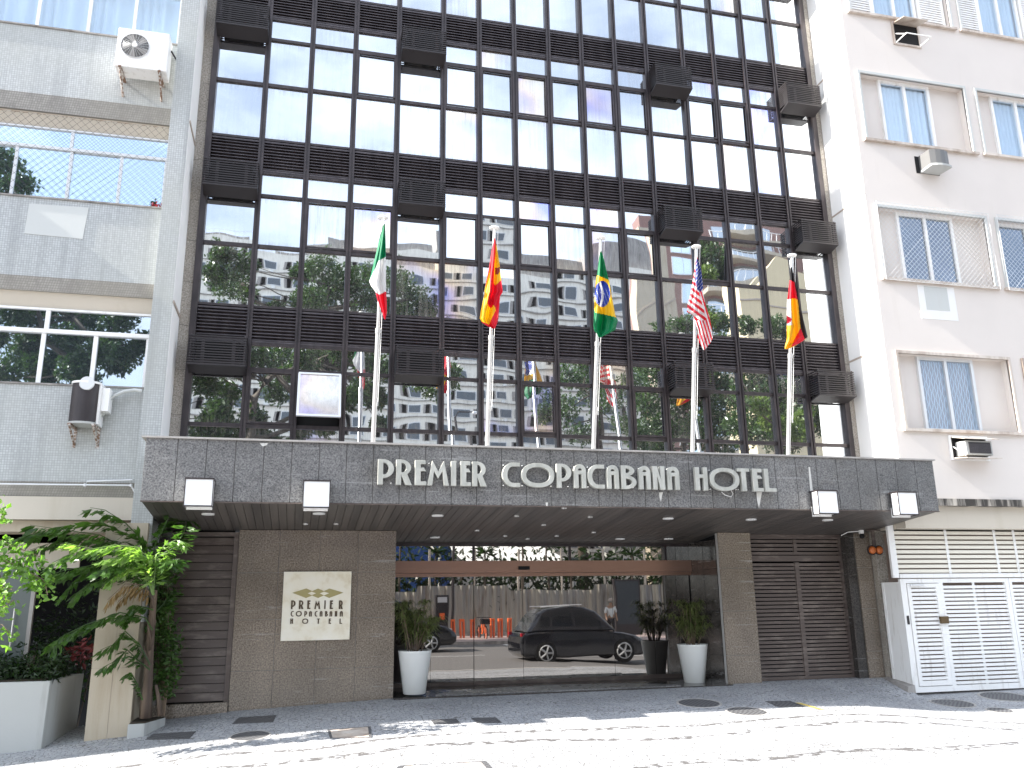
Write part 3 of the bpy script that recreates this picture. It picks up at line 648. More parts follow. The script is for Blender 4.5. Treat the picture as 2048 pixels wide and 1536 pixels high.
# ---- lettering
def arc(cx, cy, rx, ry, a0, a1, n=14): return [(cx+rx*math.cos(R(a0+(a1-a0)*i/n)), cy+ry*math.sin(R(a0+(a1-a0)*i/n))) for i in range(n+1)]
def sup(cx, cy, rx, ry, e=2.5, n=36):
    o = []
    for i in range(n):
        a = 2*math.pi*i/n; c, s = math.cos(a), math.sin(a)
        o.append((cx+rx*abs(c)**(2/e)*(1 if c > 0 else -1), cy+ry*abs(s)**(2/e)*(1 if s > 0 else -1)))
    return o
def glyph(ch, w, s=.2):
    if ch in 'PR':
        yb = .26 if ch == 'P' else .36; cy = (1+yb)/2; ry = (1-yb)/2
        if ch == 'P': out = [(0, 0), (s, 0), (s, yb)]+arc(s, cy, w-s, ry, -88, 90)+[(0, 1)]
        else: out = [(0, 0), (s, 0), (s, yb+.02), (w-s*1.15, 0), (w+.02, 0)]+arc(s, cy, w-s-.02, ry, -52, 90)+[(0, 1)]
        hole = [(s+.001, 1-.13)]+[(s+.001, yb+.14)]+arc(s+.01, cy, w-2*s-.02, ry-.13, -75, 75, 10)
        return [out, hole]
    if ch == 'E': k = w*.92; return [[(0, 0), (w, 0), (w, .15), (s*1.15, .15), (s*1.15, .56), (w*.97, .56), (k*.85, .70), (s*1.15, .70), (s*1.15, .84), (k, .84), (k, 1), (0, 1)]]
    if ch == 'M': return [[(0, 0), (s, 0), (w*.30, .58), (w*.5, .28), (w*.70, .58), (w-s, 0), (w, 0), (w*.77, 1), (w*.5, .56), (w*.23, 1)]]
    if ch == 'I': return [[(0, 0), (w, 0), (w, 1), (0, 1)]]
    if ch == 'C': t = .16; return [[(w, 1)]+arc(w*.62, .5, w*.62, .5, 90, 270, 20)+[(w, 0), (w, t)]+arc(w*.62, .5, w*.62-s*1.05, .5-t, 270, 90, 20)+[(w, 1-t)]]
    if ch == 'O': return [sup(w/2, .5, w/2, .5, 2.25), sup(w/2, .5, w/2-s*1.02, .5-.17, 2.25)]
    if ch == 'A': return [[(0, 0), (s, 0), (s, .58), (w-s, .58), (w-s, 0), (w, 0), (w, .72)]+arc(w/2, .72, w/2, .28, 0, 180, 14)[1:], arc(w/2, .735, w*.17, .09, 0, 180, 8)]
    if ch == 'B': return [[(0, 0)]+arc(s, .29, w-s, .29, -90, 68, 12)+arc(s, .77, w-s-.08, .23, -50, 90, 10)+[(0, 1)], [(s, .14)]+arc(s, .29, w-2*s, .15, -80, 80, 8)+[(s, .44)], [(s, .68)]+arc(s, .775, w-2*s-.1, .1, -75, 75, 8)+[(s, .87)]]
    if ch == 'N': return [[(0, 0), (s, 0), (s, .55), (w-s*1.1, 0), (w, 0), (w, 1), (w-s, 1), (w-s, .45), (s*1.1, 1), (0, 1)]]
    if ch == 'H': return [[(0, 0), (s, 0), (s, .54), (w-s, .54), (w-s, 0), (w, 0), (w, 1), (w-s, 1), (w-s, .69), (s, .69), (s, 1), (0, 1)]]
    if ch == 'T': return [[(w/2-s*.55, 0), (w/2+s*.55, 0), (w/2+s*.55, .86), (w, .86), (w, 1), (0, 1), (0, .86), (w/2-s*.55, .86)]]
    if ch == 'L': return [[(0, 0), (w, 0), (w, .15), (s, .15), (s, 1), (0, 1)]]
sign = thing('canopy_name_sign', 'large silver art-deco capitals spelling the hotel name across the stone canopy', 'sign', (4.0, -1.93, 1.7))
k3 = 420/1270
word = [('P', 756, 788), ('R', 792.5, 823), ('E', 830, 853), ('M', 855, 898), ('I', 902.5, 912.6), ('E', 921.5, 942), ('R', 945, 972.5),
        ('C', 1005, 1040), ('O', 1043, 1109), ('P', 1114, 1143), ('A', 1148, 1172.5), ('C', 1175, 1209), ('A', 1214, 1238), ('B', 1243, 1273), ('A', 1278, 1301.5), ('N', 1306, 1330), ('A', 1335, 1359),
        ('H', 1391, 1415.5), ('O', 1420, 1479), ('T', 1476, 1500), ('E', 1506, 1526), ('L', 1529.5, 1552)]
YL = -2.03
for ch, a, b in word:
    yy = 945+(a-756)*.0175; x0 = at(a, yy, YL).x; x1 = at(b, yy, YL).x; h = .345; z0 = 1.555
    w = (x1-x0)/h; L = [[(x0+p*h, z0+q*h) for p, q in lp_] for lp_ in glyph(ch, w)]
    mb = MB(); mb.prism(L, YL, -1.965); lo = mb.build('letter_'+ch, M['letter'], sign, bev=.003, seg=1)
    mb = MB()
    for px_, pz_ in ((x0+.03, z0+.03), (x0+.03, z0+h-.03), (x1-.03, z0+.03)): mb.tube([(px_, -1.93, pz_), (px_, -1.967, pz_)], .007, 6)
    mb.build('stand_off_pin', M['white_metal'], lo)
# cream stone sign plate on the wall
pl = thing('wall_sign_plate', 'square cream stone plate with olive diamonds and the hotel name on the granite wall', 'sign', (.3, -.04, -.02))
mb = MB(); mb.box(-.205, .797, -.045, -.015, -.52, .48); mb.build('plate', M['onyx'], pl, bev=.003)
mb = MB()
for a in (-.15, .74):
    for b in (-.45, .42): mb.tube([(a, -.014, b), (a, .0, b)], .01, 6)
mb.build('fixing', M['steel'], pl)
def zp(x, y): q = at(540+x*.11716, 1120+y*.11716, -.047); return (q.x, q.z)
rh = [[zp(*p) for p in ((380, 560), (620, 485), (720, 530), (820, 487), (920, 530), (1015, 487), (1255, 557), (1010, 648), (915, 607), (820, 650), (718, 607), (615, 650))],
      [zp(*p) for p in ((640, 568), (712, 541), (786, 568), (712, 601))], [zp(*p) for p in ((850, 570), (922, 541), (1010, 567), (922, 604))]]
mb = MB(); mb.prism(rh, -.05, -.046); mb.build('diamond_logo', M['olive'], pl)
rows = [(838, 690, [('P', 355, 432), ('R', 490, 568), ('E', 632, 688), ('M', 755, 855), ('I', 924, 946), ('E', 1018, 1074), ('R', 1172, 1240)]),
        (965, 872, [('C', 350, 402), ('O', 438, 540), ('P', 584, 632), ('A', 665, 712), ('C', 760, 804), ('A', 847, 893), ('B', 937, 985), ('A', 1015, 1060), ('N', 1105, 1145), ('A', 1190, 1240)]),
        (1090, 1000, [('H', 343, 390), ('O', 545, 650), ('T', 800, 846), ('E', 1000, 1042), ('L', 1185, 1230)])]
for yb, yt, L in rows:
    for ch, a, b in L:
        x0, z0 = zp(a, yb); x1, _ = zp(b, yb); _, z1 = zp(a, yt); h = z1-z0
        mb = MB(); mb.prism([[(x0+p*h, z0+q*h) for p, q in lp_] for lp_ in glyph(ch, (x1-x0)/h, .19 if yb < 900 else .2)], -.054, -.046); mb.build('letter_'+ch, M['darkletter'], pl)

# pale lime runs on the canopy slabs
lime = mat('lime_stain', (.6, .59, .56), .9)
for pts in (((1513, 984), (1524, 984), (1521, 1000), (1518, 1016), (1514, 1000)), ((1617, 934), (1620, 934), (1627, 992), (1624, 1003), (1621, 985)), ((1318, 985), (1326, 984), (1324, 992), (1322, 1003), (1319, 995)), ((520, 886), (536, 886), (534, 890), (526, 893), (522, 890)), ((1091, 1005), (1096, 1005), (1095, 1014), (1093, 1014))):
    q = [at(x, y, CYF-.003) for x, y in pts]; mb = MB(); mb.prism([[(a.x, a.z) for a in q]], CYF-.003, CYF+.001); mb.build('lime_stain', lime, hotel)
mb = MB(); mb.tube([at(x, y, -1.96) for x, y in ((1443, 984), (1450, 990), (1462, 994), (1466, 988), (1462, 980))], .005, 5); mb.build('loose_wire', M['white_metal'], sign)
# ---------------------------------------------------------------- flagpoles and flags
def pip(x, y, poly):
    r = False; n = len(poly)
    for i in range(n):
        (a, b), (c, d) = poly[i], poly[i-1]
        if (b > y) != (d > y) and x < (c-a)*(y-b)/(d-b)+a: r = not r
    return r
PX = [.958, 2.633, 4.291, 5.935, 7.618]
nat = ['green, white and red', 'red and yellow', 'green flag with yellow diamond and blue disc', 'red and white striped flag with blue star field', 'black, red and gold']
nat2 = ['green white and red tricolour flag', 'red and yellow banded flag with a crest', 'green yellow and blue flag with a star disc', 'star field and stripes flag', 'black red and gold flag']
p0 = None
for i, x in enumerate(PX):
    b = Vector((x, -1.42, ZC+.012)); lab = 'aluminium flagpole carrying the '+nat2[i]
    if p0 is None:
        p0 = t = thing('flagpole', lab, 'flagpole', b, 'flagpoles on the canopy')
        tp = Vector((x, -2.10, 5.42)); d = tp-b
        mb = MB(); mb.tube([b, b+d*.5], .034, 12); mb.tube([b+d*.5, b+d*.52], .04, 12); mb.tube([b+d*.52, tp], .025, 12); mb.build('pole', M['steel'], t, smooth=False)
        mb = MB(); mb.lathe(tp, [(.02, -.02), (.075, .0), (.075, .02), (.02, .03)], 16); mb.build('finial', M['white_metal'], t)
        mb = MB(); mb.lathe(b, [(.08, 0), (.08, .012), (.05, .02)], 16); mb.build('base_plate', M['steel'], t)
        c1 = b+d*.2; mb = MB(); mb.box(c1.x+.03, c1.x+.045, c1.y-.05, c1.y-.03, c1.z-.06, c1.z+.06); mb.build('cleat', M['steel'], t)
        mb = MB(); mb.tube([tp+Vector((.05, -.02, -.02)), b+d*.6+Vector((.045, -.03, 0)), c1+Vector((.04, -.05, 0))], .004, 5); mb.build('rope', M['white_metal'], t)
    else:
        t = copy_tree(p0); t.location.x = x; t['label'] = lab
        t.rotation_euler = (0, R([0, -.2, .3, -.3, .1][i]), 0)
def flagmat(name, col):
    m = bpy.data.materials.new(name); m.use_nodes = True; b = m.node_tree.nodes['Principled BSDF']; b.inputs['Base Color'].default_value = (*col, 1); b.inputs['Roughness'].default_value = .5
    t = nd(m, 'ShaderNodeBsdfTranslucent', Color=(*col, 1)); x = nd(m, 'ShaderNodeMixShader', Fac=.5)
    lk(m, b.outputs[0], x.inputs[1]); lk(m, t.outputs[0], x.inputs[2]); lk(m, x.outputs[0], m.node_tree.nodes['Material Output'].inputs['Surface']); return m
FC = {k: flagmat('cloth_'+k, c) for k, c in dict(green=(.0, .27, .12), white=(.82, .82, .82), red=(.75, .02, .05), yellow=(.9, .62, .02), dgreen=(.0, .25, .09), blue=(.02, .06, .42), ublue=(.015, .05, .3), black=(.015, .012, .015), gold=(.9, .55, .02), maroon=(.35, .06, .05)).items()}
def z(ox, oy, s, L): return [(ox+a*s, oy+b*s) for a, b in L]
def flag(name, label, rows, fn, cols, ph=0.0, amp=.05):
    NX, NY = 44, 110; ys = np.linspace(rows[0][0], rows[-1][0], NY+1)
    xl = np.interp(ys, [r[0] for r in rows], [r[1] for r in rows]); xr = np.interp(ys, [r[0] for r in rows], [r[2] for r in rows])
    vs = []; fs = []; mi = []; ks = list(cols)
    for j, y in enumerate(ys):
        Y = np.interp(y, [430, 700], [-2.16, -1.98])-.03
        for i in range(NX+1):
            s = i/NX; px = xl[j]+(xr[j]-xl[j])*s
            wdt = (xr[j]-xl[j])/40
            dy = amp*wdt*(math.sin(s*8.5+ph+j*.02)+.55*math.sin(s*17+ph*2+j*.035)+.35*math.sin(j*.13+s*5))
            vs.append(tuple(at(px, y, Y+dy)))
    for j in range(NY):
        for i in range(NX):
            a = j*(NX+1)+i; fs.append((a, a+1, a+NX+2, a+NX+1))
            s = (i+.5)/NX; y = (ys[j]+ys[j+1])/2; px = (xl[j]+xl[j+1])/2*(1-s)+(xr[j]+xr[j+1])/2*s
            mi.append(ks.index(fn(px, y, s)))
    c = sum((Vector(v) for v in vs), Vector())/len(vs); mb = MB(); mb.v = vs; mb.f = fs; mb.m = mi
    o = bpy.data.objects.new(name, None); COL.objects.link(o); o.location = vs[0]
    tag(o, label, 'flag', 'flags on the canopy')
    cl = mb.build('cloth', [FC[k] for k in ks], o, smooth=True)
    sm = cl.modifiers.new('thickness', 'SOLIDIFY'); sm.thickness = .003
    mb = MB(); tp = Vector(vs[0]); mb.tube([tp+Vector((0, 0, .12)), tp+Vector((0, 0, -.02))], .006, 6); mb.build('clip', M['white_metal'], o)
    return o
it_gw = z(700, 420, .252, [(300, 362), (225, 405), (150, 570), (100, 570), (100, 100), (400, 100), (400, 362)])
it_w = z(700, 420, .252, [(300, 640), (285, 645), (238, 672), (203, 655), (100, 655), (100, 100), (400, 100), (400, 640)])
flag('flag', 'green white and red vertical tricolour flag hanging limp, leftmost of the row', [(448, 767, 770), (470, 761, 770.5), (490, 756, 771.5), (515, 750, 771.5), (540, 744, 772), (563, 738.5, 772), (572, 742, 772), (584, 751, 772), (600, 755, 773), (625, 764, 773.5), (639, 769, 770.5)],
     lambda x, y, s: 'green' if pip(x, y, it_gw) else ('white' if pip(x, y, it_w) else 'red'), ['green', 'white', 'red'], .4)
sp = dict(redS=z(940, 440, .252, [(195, 120), (185, 200), (160, 380), (155, 560), (140, 660), (165, 650), (185, 560), (192, 400), (205, 200)]),
          crest=z(940, 440, .252, [(198, 380), (235, 375), (235, 410), (222, 435), (200, 430)]), wh=z(940, 440, .252, [(190, 430), (225, 440), (215, 470), (190, 480)]),
          midY=z(940, 440, .252, [(205, 190), (218, 230), (240, 400), (245, 480), (200, 520), (186, 500), (190, 300)]), leftY=z(940, 440, .252, [(160, 380), (60, 780), (135, 825), (190, 700), (175, 670), (200, 690), (205, 720), (180, 750), (150, 700), (140, 660), (156, 560)]),
          yb=z(940, 440, .252, [(130, 670), (165, 700), (190, 675), (205, 715), (150, 830), (80, 800), (85, 760)]))
flag('flag', 'red and yellow banded flag with small crest, second from left', [(474, 989, 990), (490, 985.5, 992.5), (510, 982, 996), (531, 979, 999), (550, 975, 1001), (565, 972, 1003), (584, 969, 1005.5), (592, 968, 1000), (620, 962.5, 998), (637, 960, 997), (645, 964, 995), (652, 974, 992), (657, 986, 990)],
     lambda x, y, s: 'maroon' if pip(x, y, sp['crest']) else 'red' if pip(x, y, sp['redS']) else 'yellow' if (pip(x, y, sp['midY']) or pip(x, y, sp['leftY']) or pip(x, y, sp['yb'])) else 'red', ['red', 'yellow', 'maroon'], 1.7, .06)
B = lambda L: z(1120, 460, .252, L)
by = B([(288, 355), (385, 395), (402, 470), (425, 580), (445, 692), (280, 655), (265, 600), (268, 420)])
def brf(x, y, s):
    a, b = (x-1120)/.252, (y-460)/.252
    if pip(x, y, by):
        if ((a-336)/62)**2+((b-508)/104)**2 < 1:
            if abs(a-(308+30*math.sin((b-400)/230*math.pi))) < 9: return 'white'
            if (int(a*.21)*7+int(b*.16)*13) % 11 == 0 and b > 470: return 'white'
            return 'blue'
        return 'yellow'
    return 'dgreen'
flag('flag', 'green flag with yellow diamond and blue starred disc, middle of the row', [(502, 1200, 1202.5), (520, 1197.5, 1208), (550, 1194, 1215), (565, 1191.5, 1219), (600, 1188.5, 1225), (632, 1188, 1231), (641, 1187.5, 1236), (650, 1187, 1233), (660, 1188, 1231), (667, 1193, 1218), (675.5, 1198, 1200)], brf, ['dgreen', 'yellow', 'blue', 'white'], 2.6)
U = lambda L: z(1300, 480, .166, L)
uc = U([(560, 220), (600, 260), (625, 430), (650, 580), (600, 625), (565, 590), (545, 500), (548, 350)])
def usf(x, y, s):
    if pip(x, y, uc) or (y < 560 and s > .55 and pip(x, y, U([(560, 220), (610, 260), (640, 580), (560, 580)]))):
        return 'white' if (int(x*1.1)*5+int(y*.42)*3) % 7 == 0 else 'ublue'
    if x-1374 < .28*(y-470)-8 and y < 640: u = y-.75*(x-1374)
    else: u = (x-1374)*2.1-.62*(y-560)
    return 'red' if (u/13.5) % 1 < .5 else 'white'
flag('flag', 'star field and stripes flag in red, white and blue, second from right', [(514, 1392, 1394.5), (540, 1389, 1402), (565, 1385, 1405), (590, 1380.5, 1407), (610, 1375, 1411), (624, 1373.5, 1415), (630, 1386, 1418), (660, 1396, 1423.5), (675, 1395.5, 1425), (685, 1399, 1421), (700, 1407, 1409)], usf, ['white', 'red', 'ublue'], .9)
gb = U([(1690, 200), (1700, 490), (1740, 505), (1785, 760), (1812, 1050), (1862, 1190), (1990, 1190), (1990, 200)])
gr_ = [U([(1600, 488), (1800, 488), (1800, 715), (1780, 720), (1740, 700), (1660, 715), (1600, 720)]), U([(1640, 900), (1712, 955), (1678, 1010), (1640, 1010)]), U([(1815, 1060), (1880, 1180), (1840, 1230), (1700, 1290), (1740, 1200)])]
flag('flag', 'black red and gold tricolour flag, rightmost of the row', [(534, 1581, 1583.5), (560, 1579, 1589), (590, 1576, 1596), (605, 1574, 1600), (640, 1573.5, 1607), (674, 1574, 1615.5), (681, 1573, 1608), (692, 1570, 1590), (698, 1569.5, 1577)],
     lambda x, y, s: 'black' if pip(x, y, gb) else 'red' if any(pip(x, y, q) for q in gr_) else ('gold' if s > .3 or y > 650 else 'white') if y > 480+.166*700 else 'black', ['black', 'red', 'gold', 'white'], 2.0)

# ---------------------------------------------------------------- pots by the door
def pot(px, pyb, pyt, Y, label, lab2, seed):
    b = at(px, pyb, Y); zt_ = at(px, pyt, Y).z; h = zt_-b.z
    t = thing('tall_planter_pot', label, 'pot', b, 'white pots by the entrance'); mb = MB()
    mb.lathe(b, [(.155, 0), (.17, .01), (.255, h-.02), (.262, h), (.24, h), (.235, h-.05)], 48); mb.build('pot_shell', M['pot'], t, smooth=False, bev=0)
    t.children[0].data.polygons.foreach_set('use_smooth', [True]*len(t.children[0].data.polygons))
    mb = MB(); mb.lathe((b.x, b.y, zt_), [(.236, -.06), (.236, -.05)], 32); mb.build('soil', M['soil'], t)
    p = thing('potted_plant', lab2, 'plant', (b.x, b.y, zt_-.05), 'narrow-leaved plants in the pots')
    rg = random.Random(seed); st = MB(); lf = MB()
    for k in range(26):
        a = rg.uniform(0, 2*math.pi); r0 = rg.uniform(0, .12); sp_ = rg.uniform(.05, .33); H = rg.uniform(.3, .78)
        p0_ = Vector((b.x+r0*math.cos(a), b.y+r0*math.sin(a)*.8, zt_-.05)); p1 = p0_+Vector((sp_*.5*math.cos(a), sp_*.4*math.sin(a), H*.55)); p2 = p0_+Vector((sp_*math.cos(a), sp_*.8*math.sin(a), H))
        st.tube([p0_, p1, p2], [.007, .006, .004], 5)
        for q in range(56):
            u = rg.uniform(.35, 1.02) if q < 34 else rg.uniform(.93, 1.0); c = p1.lerp(p2, (u-.5)/.5) if u > .5 else p0_.lerp(p1, u/.5)
            g = rg.uniform(0, 2*math.pi); L = rg.uniform(.12, .24); up = rg.uniform(-.1, .75)
            d = Vector((math.cos(g), math.sin(g), up)).normalized(); w_ = d.cross(Vector((0, 0, 1))).normalized()*rg.uniform(.005, .009)
            m1 = c+d*L*.5+Vector((0, 0, .01)); e = c+d*L*.95-Vector((0, 0, L*rg.uniform(.2, .6)))
            lf.add([c-w_*.4, c+w_*.4, m1+w_, m1-w_, e], [(0, 1, 2, 3), (3, 2, 4)])
    st.build('stems', M['trunk_palm'], p); lf.build('leaves', M['leaf_pot'], p)
pot(828.5, 1388, 1301, .12, 'tall white tapered pot left of the glass doors', 'bushy narrow-leaved plant in the left white pot', 5)
pot(1389.5, 1366.5, 1288, .42, 'tall white tapered pot right of the glass doors beside the granite pillar', 'bushy narrow-leaved plant in the right white pot', 11)
# ---------------------------------------------------------------- left grey apartment block
LB = thing('grey_apartment_block', 'blue-grey mosaic-clad apartment block with ribbon windows at the left', 'apartment block', (-4, -.75, -1.7))
XL = -9.0; XP = -2.285; TOPL = 16
mb = MB(); mb.box(XP, -2.005, -.75, 3, -.2, TOPL); mb.build('corner_pilaster', M['mosaic'], LB)
mb = MB(); zz = 1.4
while zz < TOPL: mb.box(-2.004, -1.998, -.745, -.025, zz, zz+2.98); zz += 3.0136
mb.build('side_return', M['return'], LB)
zz = 4.38
while zz < TOPL: mb = MB(); mb.box(-2.0, -1.985, -.745, -.03, zz, zz+.05); zz += 3.0136; mb.build('return_joint', M['taupe'], LB)
mb = MB(); mb.box(XL, XP-.01, .0, 3, .9, TOPL); mb.build('inner_core', M['curtain_b'], LB)
# rows: (lip bottom, lip top, spandrel top(=sill)) ; panel leans outwards downwards
YS = -.46; YLp = -.62
def wall_row(zlb, zlt, zs, lip_m):
    mb = MB(); mb.hexa([(XL, YLp, zlt), (XP-.002, YLp, zlt), (XP-.002, -.2, zlt), (XL, -.2, zlt), (XL, YLp+.025, zs), (XP-.002, YLp+.025, zs), (XP-.002, -.2, zs), (XL, -.2, zs)]); w_ = mb.build('spandrel', M['mosaic'], LB)
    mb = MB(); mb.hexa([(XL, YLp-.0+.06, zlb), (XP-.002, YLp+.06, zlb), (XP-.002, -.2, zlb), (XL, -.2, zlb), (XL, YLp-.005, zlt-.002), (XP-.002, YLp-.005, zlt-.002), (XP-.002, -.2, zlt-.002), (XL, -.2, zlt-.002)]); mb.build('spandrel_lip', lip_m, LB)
    mb = MB(); mb.box(XL, XP-.002, YLp+.005, YS+.02, zs, zs+.025); mb.build('sill', M['concrete'], LB)
    return w_
wall_row(1.50, 1.70, 3.08, M['mosaic_dark']); wall_row(4.50, 4.70, 5.95, M['mosaic_dark']); wall_row(7.42, 7.68, 8.86, M['mosaic_dark']); wall_row(10.4, 10.6, 11.8, M['mosaic_dark']); wall_row(13.4, 13.6, 14.8, M['mosaic_dark'])
for zb in (4.50, 7.42, 10.4):
    mb = MB(); mb.box(XL, XP-.003, -.56, -.1, zb+.005, zb+.02); mb.hexa([(XL, YS+.02, zb-.22), (XP-.003, YS+.02, zb-.22), (XP-.003, .0, zb-.22), (XL, .0, zb-.22), (XL, -.52, zb+.004), (XP-.003, -.52, zb+.004), (XP-.003, 0, zb+.004), (XL, 0, zb+.004)]); mb.build('window_head', M['cream'], LB)
def ribbon(z0, z1, zt_, verts, tverts, m, frame, name='ribbon_window', net=False, fw=.03, sashes=True):
    fr = MB(); yf = YS+.0; x0, x1 = XL, XP-.02
    fr.box(x0, x1, yf-.02, yf+.05, z0, z0+fw*1.4); fr.box(x0, x1, yf-.03, yf+.05, zt_-fw, zt_+fw); fr.box(x0, x1, yf-.02, yf+.05, z1-fw, z1)
    for x in verts+[x1-fw]: fr.box(x-fw, x+fw, yf-.012, yf+.04, z0+fw*1.4, zt_-fw)
    for x in tverts: fr.box(x-fw, x+fw, yf-.012, yf+.04, zt_+fw, z1-fw)
    w_ = fr.build(name, frame, LB)
    vv_ = sorted(verts+[x0, x1])
    for i, (a, b) in enumerate(zip(vv_, vv_[1:])):
        y = yf+(.006 if i % 2 else .02); mb = MB()
        mb.hexa([(a, y, z0+.03), (b, y, z0+.03), (b, y+.006, z0+.03), (a, y+.006, z0+.03), (a, y, zt_), (b, y, zt_), (b, y+.006, zt_), (a, y+.006, zt_)]); mb.build('pane', m, w_)
    vv_ = sorted(tverts+[x0, x1])
    for a, b in zip(vv_, vv_[1:]):
        mb = MB(); mb.box(a, b, yf+.012, yf+.018, zt_, z1); mb.build('pane', m, w_)
    return w_
ribbon(3.09, 4.27, 3.92, [-6.0, -4.9, -3.76, -3.06], [-6.1, -3.74], M['window_dark'], M['white_metal'])
ribbon(5.96, 7.2, 6.86, [-6.2, -5.4, -4.46, -3.70, -2.98], [-6.0, -3.72], M['window_sky'], M['alu'], fw=.022)
w3 = ribbon(8.88, 10.2, 9.86, [-6.0, -5.2, -4.44, -3.70, -3.02], [-6.0, -4.6, -3.4], M['thin'], M['white_metal'], fw=.025)
for r_, (za, zb) in enumerate(((8.9, 10.2), (11.83, 13.2))):
    mb = MB(); n = 260; vs = [(XL+(XP-XL)*i/n, YS+.16+.035*math.sin(i*.9+math.sin(i*.21)*2), zq) for zq in (za, zb) for i in range(n+1)]
    mb.add(vs, [(i, i+1, n+2+i, n+1+i) for i in range(n)]); mb.build('curtain', M['curtain'], w3, smooth=True)
ribbon(11.83, 13.2, 12.8, [-6.0, -4.44, -3.02], [-4.4], M['thin'], M['white_metal'])
# unpainted rendered patch
mb = MB(); a, b, c, d = [at(x, y, -.52) for x, y in ((52, 472), (168, 483), (180, 420), (62, 412))]
def onp(p): # point on the leaning spandrel of the middle row
    k = (p.z-4.70)/(5.95-4.70); return (p.x, YLp+.025*k-.004, p.z)
q = [onp(p) for p in (a, b, c, d)]; mb.hexa([(x, y-.003, z_) for x, y, z_ in q]+[(x, y+.01, z_) for x, y, z_ in q]); mb.build('render_patch', M['patch'], LB)
# safety net over the second ribbon window
net = thing('safety_net', 'diamond mesh safety net stretched over the second-row ribbon window of the grey block', 'net', (-4, -.6, 6.5)); mb = MB()
z0, z1 = 5.93, 7.36; x0, x1 = -6.4, XP-.02; cs = .085
def seg_clip(c0, sgn):
    # lines x - sgn*z = c0
    pts = []
    za, zb = z0, z1; xa, xb = c0+sgn*za, c0+sgn*zb
    for zz_ in (za, zb):
        x = c0+sgn*zz_
        if x0 <= x <= x1: pts.append((x, zz_))
    for x in (x0, x1):
        zz_ = (x-c0)/sgn
        if z0 < zz_ < z1: pts.append((x, zz_))
    return pts[:2] if len(pts) >= 2 else None
for sgn in (1, -1):
    c0 = x0-8 if sgn == 1 else x0+4
    while c0 < x1+9:
        s_ = seg_clip(c0, sgn)
        if s_:
            (xa, za), (xb, zb) = s_; yy = lambda zz_: YS-.045-.07*max(0, (zz_-7.15)/.2)
            mb.tube([(xa, yy(za), za), (xb, yy(zb), zb)], .0022, 3, False)
        c0 += cs*1.414
mb.build('mesh', M['cage'], net)
mb = MB(); mb.tube([(x0, YS-.055, z0), (x1, YS-.055, z0)], .004, 5); mb.tube([(x0, YS-.12, z1), (x1, YS-.12, z1)], .004, 5); mb.build('edge_rope', M['rust'], net)
# flowers behind the net
f0 = at(311, 411, YS-.03); fl = thing('flower_bunch', 'small bunch of red flowers on the sill at the end of the second-row window', 'flowers', f0); mb = MB(); lf = MB()
for k in range(60):
    c = Vector((f0.x+random.gauss(0, .035), f0.y+random.uniform(-.02, .02), f0.z-.02+random.gauss(0, .03))); d = Vector((random.gauss(0, 1), random.gauss(0, 1), random.gauss(0, 1))).normalized(); e = d.orthogonal()
    mb.add([c, c+d*.03+e*.012, c+d*.04, c+d*.03-e*.012], [(0, 1, 2, 3)])
    if k % 2: c = c+Vector((-.02, 0, .05)); lf.add([c, c+d*.03+e*.01, c+d*.05, c+d*.03-e*.01], [(0, 1, 2, 3)])
mb.build('petals', M['red'], fl); lf.build('leaves', M['leaf_dark'], fl)
# ground floor: pier, lintel, glazed door, dark garden
mb = MB(); zb = -1.85
mb.box(-2.575, -2.31, -.84, .5, zb, -.78); mb.box(-2.304, -2.04, -.84, .5, zb, -.78); mb.box(-2.575, -2.31, -.84, .5, -.774, 1.12); mb.box(-2.304, -2.04, -.84, .5, -.774, 1.12); mb.build('pier', M['beige'], LB)
mb = MB(); mb.box(-2.57, -2.045, -.835, .49, zb, 1.115); mb.build('pier_joint', M['taupe'], LB)
mb = MB(); mb.box(XL, -2.02, -.60, .5, 1.18, 1.495); mb.build('ground_floor_beam', M['cream'], LB)
mb = MB(); mb.box(XL, -2.03, -.5, .5, 1.02, 1.175); mb.build('beam_moulding', M['beige'], LB)
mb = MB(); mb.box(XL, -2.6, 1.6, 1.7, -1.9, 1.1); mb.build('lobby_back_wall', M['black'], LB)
mb = MB(); mb.box(XL, -3.05, .0, .03, .55, 1.02); mb.build('cream_fascia', M['cream'], LB)
mb = MB(); gx = at(55, 1250, -.1).x
mb.box(XL, gx, -.1, -.08, -1.6, .55); mb.build('grey_door_panel', mat('grey_green_panel', (.1, .12, .115), .35), LB)
mb = MB(); mb.box(gx, gx+.05, -.12, -.06, -1.6, .6); a = at(40, 1250, -.13); mb.build('screen_frame', M['concrete'], LB)
mb = MB(); mb.tube([(a.x-.08, -.17, -.55), (a.x-.08, -.17, .0)], .012); mb.build('pull_handle', M['steel'], LB)
# conduit pipes along the lower lip
t = thing('conduit_pipe', 'thin grey pipes running along the lowest ledge of the grey block to the canopy corner', 'pipe', (-3, -.72, 1.7))
mb = MB(); y = -.67
P_ = [at(*p, y) for p in ((0, 968), (170, 970), (262, 971), (278, 1000))]; mb.tube(P_, .013, 8); mb.tube([at(170, 970, y), at(174, 963, y), at(265, 960, y)], .013, 8); mb.build('pipe', M['alu'], t)
mb = MB()
for p in ((170, 970), (262, 971)): mb.lathe(at(p[0], p[1], y), [(.018, -.02), (.018, .02)], 10)
mb.build('pipe_joint', M['alu'], t)
